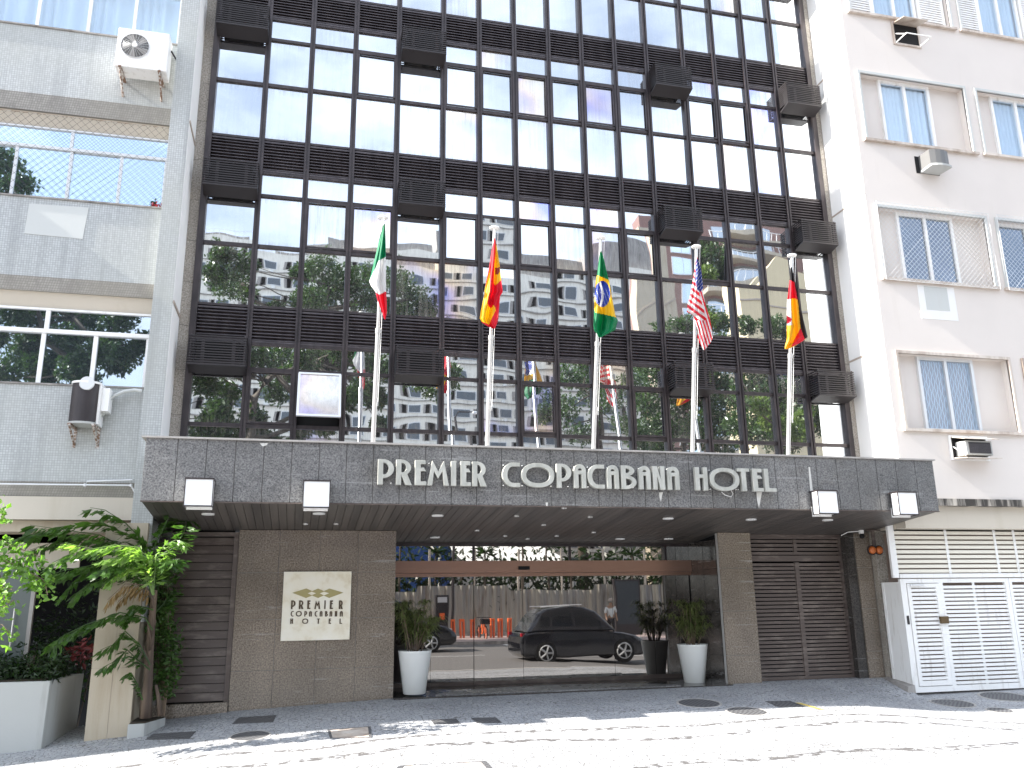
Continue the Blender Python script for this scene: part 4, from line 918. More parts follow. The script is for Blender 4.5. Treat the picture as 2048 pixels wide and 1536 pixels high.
# air conditioner units on brackets
def px_box(x0, y0, x1, y1, Y): a, b = at(x0, y1, Y), at(x1, y0, Y); return a.x, b.x, a.z, b.z
a = at(230, 120, -1.02); b = at(333, 137, -1.02); tz = at(280, 60, -1.02).z; bz = at(283, 137, -1.02).z
t = thing('air_conditioner', 'white outdoor unit with a round fan grille on rusty brackets by the top-left window', 'air conditioner', ((a.x+b.x)/2, -.75, bz))
X0, X1, Y0, Y1 = a.x, b.x, -1.02, -.70
mb = MB(); mb.box(X0, X1, Y0, Y1, bz, tz); mb.build('casing', M['white_metal'], t, bev=.012)
fx, fz_, fr_ = at(270, 90, -1.03).x, at(270, 91, -1.03).z, .21
mb = MB(); mb.lathe((fx, Y0-.001, fz_), [(fr_, -.004), (fr_, -.002)], 40, 'y'); mb.build('fan_opening', M['black'], t)
mb = MB()
for k in range(5): mb.add([(fx+(.03+(fr_-.04)*s)*math.cos(g+.5*s), Y0-.006, fz_+(.03+(fr_-.04)*s)*math.sin(g+.5*s)) for g, s in ((k*1.2566+.0, 0), (k*1.2566+.0, 1), (k*1.2566+.55, 1), (k*1.2566+.35, 0))], [(0, 1, 2, 3)])
mb.build('fan_blade', M['concrete'], t)
mb = MB()
for r_ in [.05+.0165*i for i in range(10)]+[fr_]:
    mb.tube([(fx+r_*math.cos(k*math.pi/16), Y0-.03+.02*(r_/fr_)**2, fz_+r_*math.sin(k*math.pi/16)) for k in range(33)], .0018 if r_ < fr_ else .007, 4, False)
for k in range(24): g = k*math.pi/12; mb.tube([(fx+.04*math.cos(g), Y0-.032, fz_+.04*math.sin(g)), (fx+fr_*math.cos(g+.25), Y0-.01, fz_+fr_*math.sin(g+.25))], .002, 4, False)
mb.build('fan_guard', M['alu'], t)
mb = MB(); mb.lathe((fx, Y0-.034, fz_), [(.038, -.006), (.042, .006)], 20, 'y'); mb.build('fan_hub', M['white_metal'], t)
def bracket(xb, ztop, y0, y1, drop, m, par):
    mb = MB(); mb.hexa([(xb-.02, y0, ztop-.03), (xb+.02, y0, ztop-.03), (xb+.02, y1, ztop-.03), (xb-.02, y1, ztop-.03), (xb-.02, y0, ztop), (xb+.02, y0, ztop), (xb+.02, y1, ztop), (xb-.02, y1, ztop)])
    mb.hexa([(xb-.02, y1-.03, ztop-drop), (xb+.02, y1-.03, ztop-drop), (xb+.02, y1, ztop-drop), (xb-.02, y1, ztop-drop), (xb-.02, y1-.03, ztop-.031), (xb+.02, y1-.03, ztop-.031), (xb+.02, y1, ztop-.031), (xb-.02, y1, ztop-.031)])
    mb.tube([(xb, y0+.02, ztop-.03), (xb, y1-.02, ztop-drop+.04)], .016, 6); return mb.build('bracket', m, par)
bracket(X0+.08, bz-.002, -1.05, -.52, .36, M['rust'], t); bracket(X1-.1, bz-.002, -1.05, -.52, .36, M['rust'], t)
mb = MB(); mb.tube([(X1, -.8, tz-.15), (X1+.08, -.72, tz-.25), (X1+.1, -.6, bz+.1), (X1+.05, -.56, bz-.05), (X1+.1, -.52, bz-.12)], .014, 7); mb.build('hose', M['cage'], t)
t = thing('loose_cable', 'thin dark cable sagging along the sill of the top-left window', 'cable', at(100, 70, -.53)); mb = MB()
mb.tube([at(x, y, -.53) for x, y in ((-60, 60), (0, 61), (70, 63), (140, 76), (200, 84), (232, 88))], .006, 5); mb.build('wire', M['cage'], t)
a = at(131, 845, -.98); b = at(190, 845, -.98); tz = at(160, 765, -.98).z; bz = at(160, 845, -.98).z; cx_ = (a.x+b.x)/2; w_ = (b.x-a.x)/2
t = thing('air_conditioner', 'round-fronted outdoor unit with black mesh on brackets under the lower-left window', 'air conditioner', (cx_, -.75, bz))
def dome_prof(k, d=.14, y0=-.86): return [(cx_-w_*k, -.62)]+[(cx_+w_*k*math.sin(u), y0-d*k*(math.cos(u))) for u in [(-90+180*i/16)*math.pi/180 for i in range(17)]]+[(cx_+w_*k, -.62)]
for nm, k, za, zb, m in (('mesh_body', .97, bz+.02, tz-.0, M['cage']), ('top_cover', 1.05, tz, tz+.03, M['white_metal']), ('bottom_tray', 1.03, bz-.01, bz+.02, M['planter'])):
    mb = MB(); mb.prism([dome_prof(k)], za, zb, 'z'); mb.build(nm, m, t)
mb = MB()
for i in range(38): zz = bz+.03+(tz-bz-.04)*i/38; mb.prism([dome_prof(.985)], zz, zz+.004, 'z')
mb.build('mesh_ribs', M['louvre'], t)
mb = MB(); mb.lathe((cx_+.03, -.98-.01, tz-.01), [(.09, -.012), (.1, .0)], 24, 'y'); mb.build('badge', M['alu'], t)
mb = MB(); mb.box(b.x-.015, b.x+.02, -.9, -.62, bz+.0, tz); mb.box(b.x+.02, b.x+.12, -.85, -.62, bz+.2, tz-.03); mb.build('side_box', M['white_metal'], t, bev=.008)
bracket(a.x+.05, bz-.012, -1.0, -.585, .28, M['rust'], t); bracket(b.x-.02, bz-.012, -1.0, -.585, .28, M['rust'], t)
mb = MB(); mb.tube([at(x, y, -.72) for x, y in ((196, 840), (205, 830), (215, 808), (228, 792), (248, 783), (268, 780), (284, 782))], .026, 8); mb.build('lagged_pipe', M['patch'], t)

# ---------------------------------------------------------------- right pink apartment block
RB = thing('pink_apartment_block', 'pale pink rendered apartment block with square windows at the right', 'apartment block', (11.5, -1.05, -1.6))
YR = -1.05; XR0 = 10.02; XR1 = 16; TOPR = 20
wins = [(10.22, 12.62, 5.66, 7.08, 10.75, 11.95, 'net'), (10.23, 12.63, 8.50, 9.95, 10.76, 11.88, 'curtain'), (10.25, 12.62, 2.84, 4.22, 10.77, 11.91, 'grille'), (10.24, 12.6, 11.36, 12.8, 10.86, 11.86, 'shutter'),
        (12.92, 15.3, 5.66, 7.08, 12.98, 14.4, 'net'), (12.95, 15.3, 8.52, 9.95, 13.42, 14.6, 'curtain'), (12.98, 15.3, 2.84, 4.22, 13.5, 14.6, 'grille'), (12.88, 15.2, 11.36, 12.8, 13.5, 14.5, 'shutter')]
# wall built round the openings
zc = sorted({1.62, TOPR}|{q for w_ in wins for q in w_[2:4]})
rows_ = [(2.84, 4.22), (5.66, 7.08), (8.50, 9.95), (11.36, 12.8)]
mb = MB(); mb.box(XR0+.02, XR1, -.75, 8, 1.6, TOPR); mb.build('inner_wall', M['pink'], RB)
mb = MB(); prev = 1.62
for (a, b) in rows_:
    mb.box(XR0, XR1, YR, -.751, prev, a)
    xs_ = [XR0]+[q for w_ in sorted(w for w in wins if abs(w[2]-a) < .05) for q in (w_[0], w_[1])]+[XR1]
    for i in range(0, len(xs_), 2): mb.box(xs_[i], xs_[i+1], YR, -.751, a, b)
    prev = b
mb.box(XR0, XR1, YR, -.751, prev, TOPR); mb.build('front_wall', M['pink'], RB)
mb = MB(); mb.box(XR0-.006, XR0-.001, YR, -.02, 1.62, TOPR); mb.build('side_return', M['return'], RB)
for zj in (4.31, 7.31, 10.28, 13.3): mb = MB(); mb.box(XR0-.012, XR0-.004, YR, -.02, zj, zj+.035); mb.build('return_joint', M['taupe'], RB)
mb = MB(); mb.box(10.1, XR1, YR-.03, YR+.2, 1.5, 1.62); mb.build('sooty_ledge', M['sooty'], RB)
mb = MB(); mb.box(10.05, XR1, YR+.1, .5, 1.12, 1.5); mb.build('ground_floor_beam', M['cream'], RB)
kinds = {'net': 'window behind a diamond safety net', 'curtain': 'window with pale curtains', 'grille': 'window with a folding security grille', 'shutter': 'window with white louvred shutters'}
for (x0, x1, z0, z1, g0_, g1_, kd) in wins:
    f = MB(); yb = -.86; t_ = .05
    f.box(x0-.05, x0, YR-.035, YR+.02, z0, z1+t_); f.box(x1, x1+.05, YR-.035, YR+.02, z0, z1+t_); f.box(x0, x1, YR-.035, YR+.02, z1, z1+t_)
    wo = f.build('window', M['patch'] if kd != 'grille' else M['marble'], RB)
    mb = MB(); mb.box(x0-.09, x1+.1, YR-.07, yb, z0-.05, z0); mb.build('sill', M['marble'], wo)
    # blank side panels, recessed
    mb = MB()
    if kd != 'shutter': mb.box(x0, g0_-.03, -.90, -.752, z0, z1) if g0_-.03 > x0+.05 else None; mb.v and mb.build('blank_panel', M['pink'], wo); mb = MB(); mb.box(g1_+.03, x1, -.90, -.752, z0, z1); mb.build('blank_panel', M['pink'], wo)
    fm = M['alu'] if kd == 'grille' else M['white_metal']; mid = (g0_+g1_)/2
    fr = MB(); yf = -.95
    for a, b in ((g0_-.03, g0_+.025), (g1_-.025, g1_+.03), (mid-.03, mid+.03)): fr.box(a, b, yf, -.88, z0, z1-.06)
    fr.box(g0_-.03, g1_+.03, yf, -.88, z1-.06, z1); fr.box(g0_+.025, mid-.03, yf+.01, -.88, z0, z0+.05); fr.box(mid+.03, g1_-.025, yf+.01, -.88, z0, z0+.05)
    fr.build('window_frame', fm, wo)
    mb = MB(); mb.box(g0_, g1_, -.915, -.909, z0, z1-.05); mb.build('pane', M['window_dim'] if kd == 'net' else M['thin'], wo)
    if kd in ('curtain', 'shutter', 'grille'):
        mb = MB(); n = 60; vs = [(g0_+(g1_-g0_)*i/n, -.83+.02*math.sin(i*1.1+math.sin(i*.3)), zq) for zq in (z0, z1) for i in range(n+1)]
        mb.add(vs, [(i, i+1, n+2+i, n+1+i) for i in range(n)]); mb.build('curtain', M['curtain_b'] if kd == 'grille' else M['curtain'], wo, smooth=True)
        mb = MB(); mb.box(g0_, g1_, -.80, -.76, z0, z1); mb.build('dark_room', M['curtain_b'], wo)
    if kd == 'grille':
        mb = MB(); nn = 22
        for i in range(nn):
            xx = g0_+.03+(g1_-g0_-.06)*i/(nn-1); mb.tube([(xx+.012*math.sin(j*math.pi/2+i*math.pi), -.875, z0+.03+(z1-z0-.1)*j/24) for j in range(25)], .005, 4, False)
        mb.build('folding_grille', M['alu'], wo)
    if kd == 'shutter':
        for a, b in ((x0+.03, g0_-.04), (g1_+.06, x1-.04)):
            mb = MB(); mb.box(a, a+.06, -.98, -.93, z0+.02, z1); mb.box(b-.06, b, -.98, -.93, z0+.02, z1); mb.box(a+.06, b-.06, -.98, -.93, z0+.02, z0+.08)
            zz = z0+.1
            while zz < z1: mb.box(a+.06, b-.06, -.972, -.962, zz, zz+.036); zz += .056
            mb.build('shutter', M['white_metal'], wo)
    if kd == 'net':
        mb = MB(); nx0, nx1, nz0, nz1 = x0-.05, x1+.05, z0-.06, z1+.08
        for sgn in (1, -1):
            c0 = nx0-12
            while c0 < nx1+12:
                p_ = []
                for zz in (nz0, nz1):
                    x = c0+sgn*zz
                    if nx0 <= x <= nx1: p_.append((x, zz))
                for x in (nx0, nx1):
                    zz = (x-c0)*sgn
                    if nz0 < zz < nz1: p_.append((x, zz))
                if len(p_) > 1: mb.tube([(p_[0][0], YR-.08, p_[0][1]), (p_[1][0], YR-.08, p_[1][1])], .0026, 3, False)
                c0 += .1
        mb.tube([(nx0, YR-.08, nz0), (nx1, YR-.08, nz0), (nx1, YR-.08, nz1), (nx0, YR-.08, nz1), (nx0, YR-.08, nz0)], .005, 4)
        mb.build('safety_mesh', M['alu'], wo)
for x0, x1, z0, z1 in ((11.02, 11.52, 5.1, 5.56), ):
    mb = MB(); mb.box(x0-.14, x1+.16, YR-.005, YR+.01, z0-.18, z1+.02); mb.build('pale_patch', M['return'], RB)
    mb = MB(); mb.box(x0, x1, YR-.009, YR-.004, z0, z1); mb.build('rough_patch', M['patch'], RB)

# window air conditioners
def wall_ac(px0, py0, px1, py1, kd, lab):
    a, b = at(px0, py1, YR), at(px1, py0, YR); x0, x1, z0, z1 = a.x, b.x, a.z, b.z
    t = thing('window_air_conditioner', lab, 'air conditioner', ((x0+x1)/2, YR, z0), 'air conditioners in the pink wall')
    f = MB(); w_ = .04; f.box(x0-w_, x0, YR-.03, YR-.001, z0-w_, z1+w_); f.box(x1, x1+w_, YR-.03, YR-.001, z0-w_, z1+w_); f.box(x0, x1, YR-.03, YR-.001, z0-w_, z0); f.box(x0, x1, YR-.03, YR-.001, z1, z1+w_)
    if kd != 'cover': f.build('surround', M['marble'] if kd == 'empty' else M['white_metal'], t)
    mb = MB(); mb.box(x0, x1, YR-.012, YR-.002, z0, z1); mb.build('recess', M['black'], t)
    if kd == 'unit':
        mb = MB(); mb.box(x0+.08, x1-.1, YR-.26, YR-.013, z0+.02, z1-.09); mb.build('unit', M['planter'], t, bev=.01)
        mb = MB(); mb.box(x0+.14, x1-.14, YR-.268, YR-.261, z0+.05, z1-.12); mb.build('grille', M['cage'], t)
        mb = MB()
        for i in range(9): zz = z0+.05+(z1-z0-.19)*i/9; mb.box(x0+.14, x1-.14, YR-.273, YR-.269, zz, zz+.008)
        mb.build('grille_bars', M['louvre'], t)
    if kd in ('unit', 'empty'):
        for zz, dz_ in ((z1, .02), (z0-.01, -.0)):
            mb = MB(); k_ = .34
            if kd == 'unit' or dz_: mb.hexa([(x0, YR-k_, zz-.04-dz_*2), (x1, YR-k_, zz-.04-dz_*2), (x1, YR-.03, zz), (x0, YR-.03, zz), (x0, YR-k_, zz-.025-dz_*2), (x1, YR-k_, zz-.025-dz_*2), (x1, YR-.03, zz+.015), (x0, YR-.03, zz+.015)]); mb.build('hood' if dz_ else 'shelf', M['marble'], t)
            else:
                mb.tube([(x0, YR-.03, zz), (x0, YR-k_, zz), (x1, YR-k_, zz), (x1, YR-.03, zz)], .012, 6); mb.build('shelf_bracket', M['white_metal'], t)
        mb = MB(); mb.tube([(x0+.02, YR-.03, z0+.2), (x0+.02, YR-.3, z0)], .01, 6); mb.build('strut', M['white_metal'], t)
    if kd == 'cover':
        mb = MB(); w2 = (x1-x0)/2; cx = (x0+x1)/2+.03; prof = [(cx-w2*.8, YR-.014)]+[(cx+w2*.8*s, YR-.30-.05*(1-s*s)) for s in (-1, -.5, 0, .5, 1)]+[(cx+w2*.8, YR-.014)]
        mb.prism([prof], z0+.05, z1, 'z'); mb.build('cover', M['sooty'] if 0 else mat('worn_black_cover', (.13, .13, .13), .5), t)
        mb = MB(); mb.prism([[(a_+(.03 if a_ > cx else -.01), b_-.03) if b_ < YR-.1 else (a_, b_) for a_, b_ in prof]], z0+.0, z0+.045, 'z'); mb.build('base', M['planter'], t)
wall_ac(1905, 878, 1968, 916, 'unit', 'protruding air conditioner between two open flaps below the lowest pink-wall window')
wall_ac(1833, 319, 1874, 346, 'cover', 'air conditioner under a dark curved cover in the middle of the pink wall')
wall_ac(1790, 56, 1832, 86, 'empty', 'empty air conditioner opening with metal brackets near the top of the pink wall')
# white slatted screen and gate
gt = thing('white_slatted_gate', 'white metal slatted gate with a pedestrian door at the right', 'gate', (11, -.66, -1.6), 'white slatted metalwork')
YG = -.66; z0g, z1g = -1.565, .28
def slats(mb, x0, x1, z0, z1, y, pitch=.0685, h=.047, th=.012):
    zz = z0+.012
    while zz+h < z1: mb.box(x0, x1, y+.008, y+.008+th, zz, zz+h); zz += pitch
fr = MB(); fr.box(10.03, 10.14, YG, YG+.05, z0g, z1g); fr.box(10.14, 12.26, YG, YG+.05, z1g-.07, z1g); fr.box(10.14, 12.26, YG, YG+.05, z0g, z0g+.09); fr.box(12.17, 12.26, YG, YG+.05, z0g+.09, z1g-.07); fr.box(10.80, 10.88, YG, YG+.05, z0g+.09, z1g-.07)
fr.build('gate_frame', M['white_metal'], gt)
mb = MB(); slats(mb, 10.88, 12.17, z0g+.09, z1g-.07, YG); mb.box(11.5, 11.55, YG+.021, YG+.03, z0g+.09, z1g-.07); mb.build('slat_panel', M['white_metal'], gt)
pd = MB(); pd.box(10.15, 10.22, YG-.012, YG+.04, z0g+.1, z1g-.08); pd.box(10.72, 10.79, YG-.012, YG+.04, z0g+.1, z1g-.08); pd.box(10.22, 10.72, YG-.012, YG+.04, z0g+.1, z0g+.18); pd.box(10.22, 10.72, YG-.012, YG+.04, z1g-.15, z1g-.08); p_ = pd.build('door', M['white_metal'], gt)
mb = MB(); slats(mb, 10.22, 10.72, z0g+.18, z1g-.15, YG-.012); mb.build('slat_panel', M['white_metal'], p_)
mb = MB(); mb.box(10.70, 10.86, YG-.06, YG-.013, -.47, -.35); mb.build('lock', mat('dark_brass', (.12, .08, .04), .4, .5), p_, bev=.008)
mb = MB(); mb.box(10.07, 10.11, YG-.012, YG-.001, -.47, -.33); mb.build('key_reader', M['cage'], gt)
mb = MB(); mb.box(10.2, 10.45, YG-.05, YG-.013, z1g-.12, z1g-.09); mb.build('door_closer', M['alu'], p_)
fr = MB(); fr.box(12.27, 16, YG, YG+.05, z1g-.07, z1g); fr.box(12.27, 12.33, YG, YG+.05, z0g, z1g-.07); fr.box(12.33, 16, YG, YG+.05, z0g, z0g+.09); g2 = thing('white_slatted_gate', 'second leaf of white slatted gate cut by the right edge of the picture', 'gate', (13, YG, -1.6), 'white slatted metalwork'); fr.build('gate_frame', M['white_metal'], g2)
mb = MB(); slats(mb, 12.33, 16, z0g+.09, z1g-.07, YG); mb.build('slat_panel', M['white_metal'], g2)
mb = MB(); mb.box(10.03, 10.05, YG+.051, -.22, z0g+.05, z1g-.05); mb.box(10.02, 10.07, -.22, -.17, z0g+.05, z1g-.05); mb.build('side_panel', M['white_metal'], gt)
up = thing('white_slatted_screen', 'cream-white slatted screen above the gate under the pink block', 'screen', (12, YG, .4), 'white slatted metalwork')
mb = MB(); slats(mb, 10.03, 16, .37, 1.12, YG, .082, .056); mb.build('slats', M['metal_lit_tint'], up)
mb = MB(); mb.box(9.90, 10.02, YG-.01, YG+.04, .30, 1.4); mb.box(10.03, 16, YG-.02, YG+.04, .295, .365)
for x in (11.05, 12.08, 12.5): mb.box(x, x+.05, YG+.0, YG+.007, .37, 1.12)
mb.build('screen_frame', M['white_metal'], up)
mb = MB(); mb.box(10.03, 16, YG-.03, YG+.5, 1.12, 1.3); mb.build('head_beam', M['cream'], RB)
mb = MB(); mb.box(9.95, 16, .2, .3, -1.7, 1.2); mb.build('garage_back_wall', M['curtain_b'], RB)
# concrete wedge at the side of the ramp
mb = MB(); mb.hexa([(9.82, -.72, -1.75), (10.03, -.72, -1.75), (10.03, -.06, -1.75), (9.82, -.06, -1.75), (9.90, -.70, -1.46), (10.03, -.70, -1.44), (10.03, -.06, -1.36), (9.90, -.06, -1.36)])
t = thing('concrete_wedge', 'small chipped concrete wedge between the hotel ramp and the white gate', 'kerb', (9.8, -.4, -1.5)); mb.build('concrete', M['concrete'], t)

# ---------------------------------------------------------------- plants and planters at lower left
def leaf_cloud(mb, pts, L, w_, seed, droop=.3):
    rg = random.Random(seed)
    for c in pts:
        d = Vector((rg.gauss(0, 1), rg.gauss(0, 1), rg.gauss(0, .6)-droop)).normalized(); s_ = d.orthogonal().normalized(); s_.rotate(Matrix.Rotation(rg.uniform(0, 6.28), 3, d))
        l = L*rg.uniform(.7, 1.3); c = Vector(c); n = d.cross(s_)*l*.12
        mb.add([c, c+d*l*.45+s_*w_*.5*l+n, c+d*l, c+d*l*.45-s_*w_*.5*l+n], [(0, 1, 2), (0, 2, 3)])
# white box planter
a = at(0, 1366, -1.0); bb_ = at(97, 1362, -1.0); zt0 = bb_.z; xr = bb_.x
pb = thing('box_planter', 'big white rendered box planter at the lower left edge of the picture', 'planter', (xr-1, -.9, -1.8))
mb = MB(); mb.hexa([(-6.5, -1.0, -1.95), (xr, -1.0, -1.95), (xr+.12, .2, -1.95), (-6.5, .2, -1.95), (-6.5, -1.0, zt0-.0), (xr+.02, -1.0, zt0), (xr+.16, .2, zt0), (-6.5, .2, zt0)]); mb.build('box', M['planter'], pb, bev=.01)
mb = MB(); mb.box(-6.4, xr-.05, -.94, .15, zt0-.02, zt0+.02); mb.build('soil', M['soil'], pb)
sh = thing('low_shrub', 'dark low foliage filling the white box planter', 'shrub', (xr-1, -.5, zt0)); mb = MB()
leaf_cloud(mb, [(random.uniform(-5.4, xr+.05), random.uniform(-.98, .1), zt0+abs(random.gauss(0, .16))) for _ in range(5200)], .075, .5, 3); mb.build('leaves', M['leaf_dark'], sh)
mb = MB()
for k in range(40): x = random.uniform(-5.2, xr); y = random.uniform(-.9, 0); mb.tube([(x, y, zt0), (x+random.gauss(0, .05), y, zt0+.3)], .005, 4)
mb.build('stems', M['bark'], sh)
gd = thing('dark_shrub', 'dark leafy shrub with reddish leaves in the shade between planter and beige pier', 'shrub', (-3.1, .5, -1.5)); mb = MB()
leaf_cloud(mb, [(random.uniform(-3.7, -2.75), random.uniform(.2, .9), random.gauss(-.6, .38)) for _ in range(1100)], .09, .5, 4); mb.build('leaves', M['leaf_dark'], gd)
mb = MB(); leaf_cloud(mb, [(random.uniform(-3.1, -2.75), random.uniform(.05, .3), random.gauss(-.62, .08)) for _ in range(60)], .12, .5, 5); mb.build('red_leaves', M['maroon'] if 'maroon' in M else mat('maroon_leaf', (.18, .03, .03), .5), gd)
mb = MB()
for k in range(12): x = random.uniform(-3.6, -2.8); mb.tube([(x, .4, -1.75), (x+random.gauss(0, .1), .5, -.5)], .012, 5)
mb.build('stems', M['bark'], gd)
# small triangular planter and palm
c0, c1, c2 = at(262, 1474, -.98), at(318, 1442, -.35), at(268, 1440, -.98)
tp_ = thing('low_stone_planter', 'low grey stone planter at the foot of the palm', 'planter', (-2.0, -.7, -1.7))
z1p = -1.47; P4 = [(-2.04, -1.0), (-1.84, -.98), (-1.66, -.42), (-2.04, -.35)]
mb = MB(); mb.prism([P4], -1.95, z1p, 'z'); mb.build('stone_box', M['planter'], tp_, bev=.008)
mb = MB(); mb.prism([[(x*.92-.15, y*.92-.05) for x, y in P4]], z1p-.01, z1p+.012, 'z'); mb.build('soil', M['soil'], tp_)
palm = thing('fishtail_palm', 'fishtail palm with ragged triangular leaflets in front of the beige pier', 'palm', (-1.9, -.75, z1p))
tr = MB(); TY = -.78
tr.tube([at(x, y, TY) for x, y in ((292, 1436), (294, 1400), (297, 1350), (299, 1300), (303, 1250), (306, 1210), (309, 1180))], [.075, .068, .058, .055, .048, .045, .04], 10)
tr.tube([at(x, y, TY+.06) for x, y in ((285, 1436), (284, 1410), (288, 1380))], [.04, .03, .02], 8); tr.tube([at(x, y, TY-.03) for x, y in ((320, 1430), (318, 1400), (312, 1370))], [.03, .026, .02], 8)
for x0, y0, x1, y1 in ((303, 1290, 293, 1235), (300, 1300, 312, 1240), (306, 1215, 300, 1170), (298, 1330, 286, 1290)): tr.tube([at(x0, y0, TY-.05), at(x1, y1, TY-.09)], [.022, .006], 6)
tr.build('trunk', M['trunk_palm'], palm, smooth=True)
def frond(pts, y0, y1, n, L, seed, par=palm, m='leaf_palm', hang=.5, wid=.75, name='frond', up=0.0):
    rg = random.Random(seed); P = []; n = int(n*1.1); L = L*1.25; wid = wid*.58; y0 = (y0+y1)/2 if y1 < -1.8 else y0
    for i, (x, y) in enumerate(pts):
        k = i/(len(pts)-1); P.append(at(x, y, y0+(y1-y0)*k))
    rs = MB(); rs.tube(P, [.012*(1-.75*i/(len(P)-1)) for i in range(len(P))], 6); lf = MB()
    seg = [(P[i+1]-P[i]).length for i in range(len(P)-1)]; tot = sum(seg)
    for k in range(n):
        u = (.16+.84*k/n)*tot; i = 0
        while i < len(seg)-1 and u > seg[i]: u -= seg[i]; i += 1
        c = P[i].lerp(P[i+1], min(1, u/seg[i])); T = (P[i+1]-P[i]).normalized()
        for sd in (-1, 1):
            side = (T.cross(Vector((0, 0, 1)))*sd).normalized()
            d = (side*rg.uniform(.5, 1.0)+T*rg.uniform(.3, .9)+Vector((0, 0, up-hang*rg.uniform(.4, 1.6)))).normalized(); l = L*rg.uniform(.7, 1.25)
            s_ = d.cross(Vector((rg.gauss(0, .5), rg.gauss(0, .5), 1))).normalized(); nn = d.cross(s_).normalized()
            w1 = wid*l*rg.uniform(.4, .62); b0 = c+d*l*.12
            lf.add([b0, b0+d*l*.45+s_*w1*.55+nn*.012, b0+d*l*rg.uniform(.8, 1.0)+s_*w1, b0+d*l*rg.uniform(.72, .82)+s_*w1*.35, b0+d*l*rg.uniform(.85, 1.05)-s_*w1*.1, b0+d*l*.6-s_*w1*.5, b0+d*l*.3-s_*w1*.3-nn*.01],
                   [(0, 1, 6), (1, 3, 5), (1, 2, 3), (1, 5, 6), (3, 4, 5)])
    r_ = rs.build(name, M['trunk_palm'] if m == 'leaf_dry' else M[m], par); lf.build('leaflets', M[m], r_)
SY = -1.97
#F
frond([(306, 1190), (270, 1110), (220, 1095), (150, 1105), (105, 1125)], -.9, SY-.15, 34, .17, 1)
frond([(306, 1190), (300, 1130), (320, 1110), (350, 1095), (368, 1065), (372, 1050)], -1.0, SY-.1, 26, .13, 2)
frond([(306, 1190), (290, 1110), (262, 1120), (232, 1128), (205, 1140)], -1.1, SY-.25, 34, .16, 3)
frond([(306, 1190), (310, 1120), (335, 1120), (360, 1118)], -1.3, SY-.3, 26, .15, 4)
frond([(308, 1180), (280, 1080), (200, 1045), (110, 1055), (40, 1075)], -.8, -1.1, 40, .2, 5, up=.2)
frond([(308, 1180), (270, 1090), (190, 1075), (120, 1080), (60, 1100)], -.8, -.9, 34, .2, 6)
frond([(308, 1180), (300, 1080), (320, 1050), (350, 1035), (385, 1040)], -.7, -.5, 34, .17, 7)
frond([(308, 1180), (330, 1110), (350, 1075), (365, 1070)], -.6, -.4, 30, .16, 8)
frond([(308, 1180), (250, 1130), (200, 1120), (150, 1160), (120, 1195)], -.8, -1.0, 30, .17, 9)
frond([(305, 1260), (290, 1235), (240, 1225), (170, 1250), (120, 1275), (105, 1290)], -.95, -1.25, 40, .18, 10)
frond([(300, 1330), (280, 1290), (250, 1262), (225, 1290), (200, 1300)], -.95, -1.1, 20, .17, 11, wid=.5)
frond([(300, 1340), (275, 1320), (255, 1300), (225, 1325), (205, 1335)], -.95, -1.2, 18, .17, 12, wid=.5)
frond([(306, 1220), (290, 1215), (270, 1210), (250, 1240)], -.9, -1.1, 18, .14, 13)
frond([(308, 1200), (290, 1170), (250, 1168), (215, 1200)], -.9, -1.15, 24, .13, 14, m='leaf_dry', hang=1.6, wid=.3)
frond([(308, 1200), (290, 1180), (262, 1178), (235, 1205)], -.95, -1.0, 24, .12, 15, m='leaf_dry', hang=1.8, wid=.3)
frond([(285, 1400), (275, 1370), (262, 1345), (250, 1350)], -1.0, -1.1, 16, .1, 16)
frond([(306, 1230), (325, 1210), (340, 1190), (355, 1180)], -.7, -.5, 18, .14, 17)
frond([(306, 1190), (280, 1095), (230, 1090), (185, 1098), (130, 1085)], -1.95, SY-.1, 36, .15, 31, m='leaf_sunlit')
frond([(306, 1190), (300, 1120), (275, 1105), (240, 1115), (205, 1118)], -1.95, SY-.15, 36, .14, 32, m='leaf_sunlit')
frond([(306, 1190), (312, 1110), (330, 1090), (352, 1080), (372, 1085)], -1.95, SY-.15, 32, .13, 33, m='leaf_sunlit')
frond([(308, 1190), (300, 1140), (270, 1130), (240, 1145), (215, 1165)], -1.95, SY-.05, 30, .13, 34, m='leaf_sunlit')
frond([(306, 1190), (260, 1140), (190, 1130), (130, 1140), (70, 1160)], -.8, -1.2, 36, .19, 41)
frond([(306, 1190), (270, 1105), (200, 1070), (130, 1060), (60, 1050)], -.8, -1.15, 36, .19, 42)
frond([(306, 1190), (290, 1085), (250, 1045), (210, 1020), (180, 1015)], -.8, -1.0, 30, .18, 43)
frond([(306, 1190), (310, 1090), (330, 1050), (345, 1020)], -.8, -.9, 26, .16, 44)
frond([(306, 1200), (275, 1160), (225, 1150), (180, 1165), (150, 1190)], -.8, -1.1, 30, .17, 45)
s2 = thing('bushy_shrub', 'dense bushy green shrub beside the palm trunk against the brown metal door', 'shrub', (-1.75, -.5, z1p)); mb = MB()
pts = []
for _ in range(2600):
    py = random.uniform(1120, 1395); px_ = random.gauss(326+6*math.sin(py*.03), 14); pts.append(at(px_, py, random.uniform(-.6, -.25)))
leaf_cloud(mb, pts, .075, .5, 8); mb.build('leaves', M['leaf_palm'], s2)
mb = MB()
for k in range(7): mb.tube([at(316+k*2, 1432, -.5), at(312+k*5, 1300, -.45), at(315+k*4, 1160, -.45)], [.014, .01, .006], 6)
mb.build('stems', M['trunk_palm'], s2)
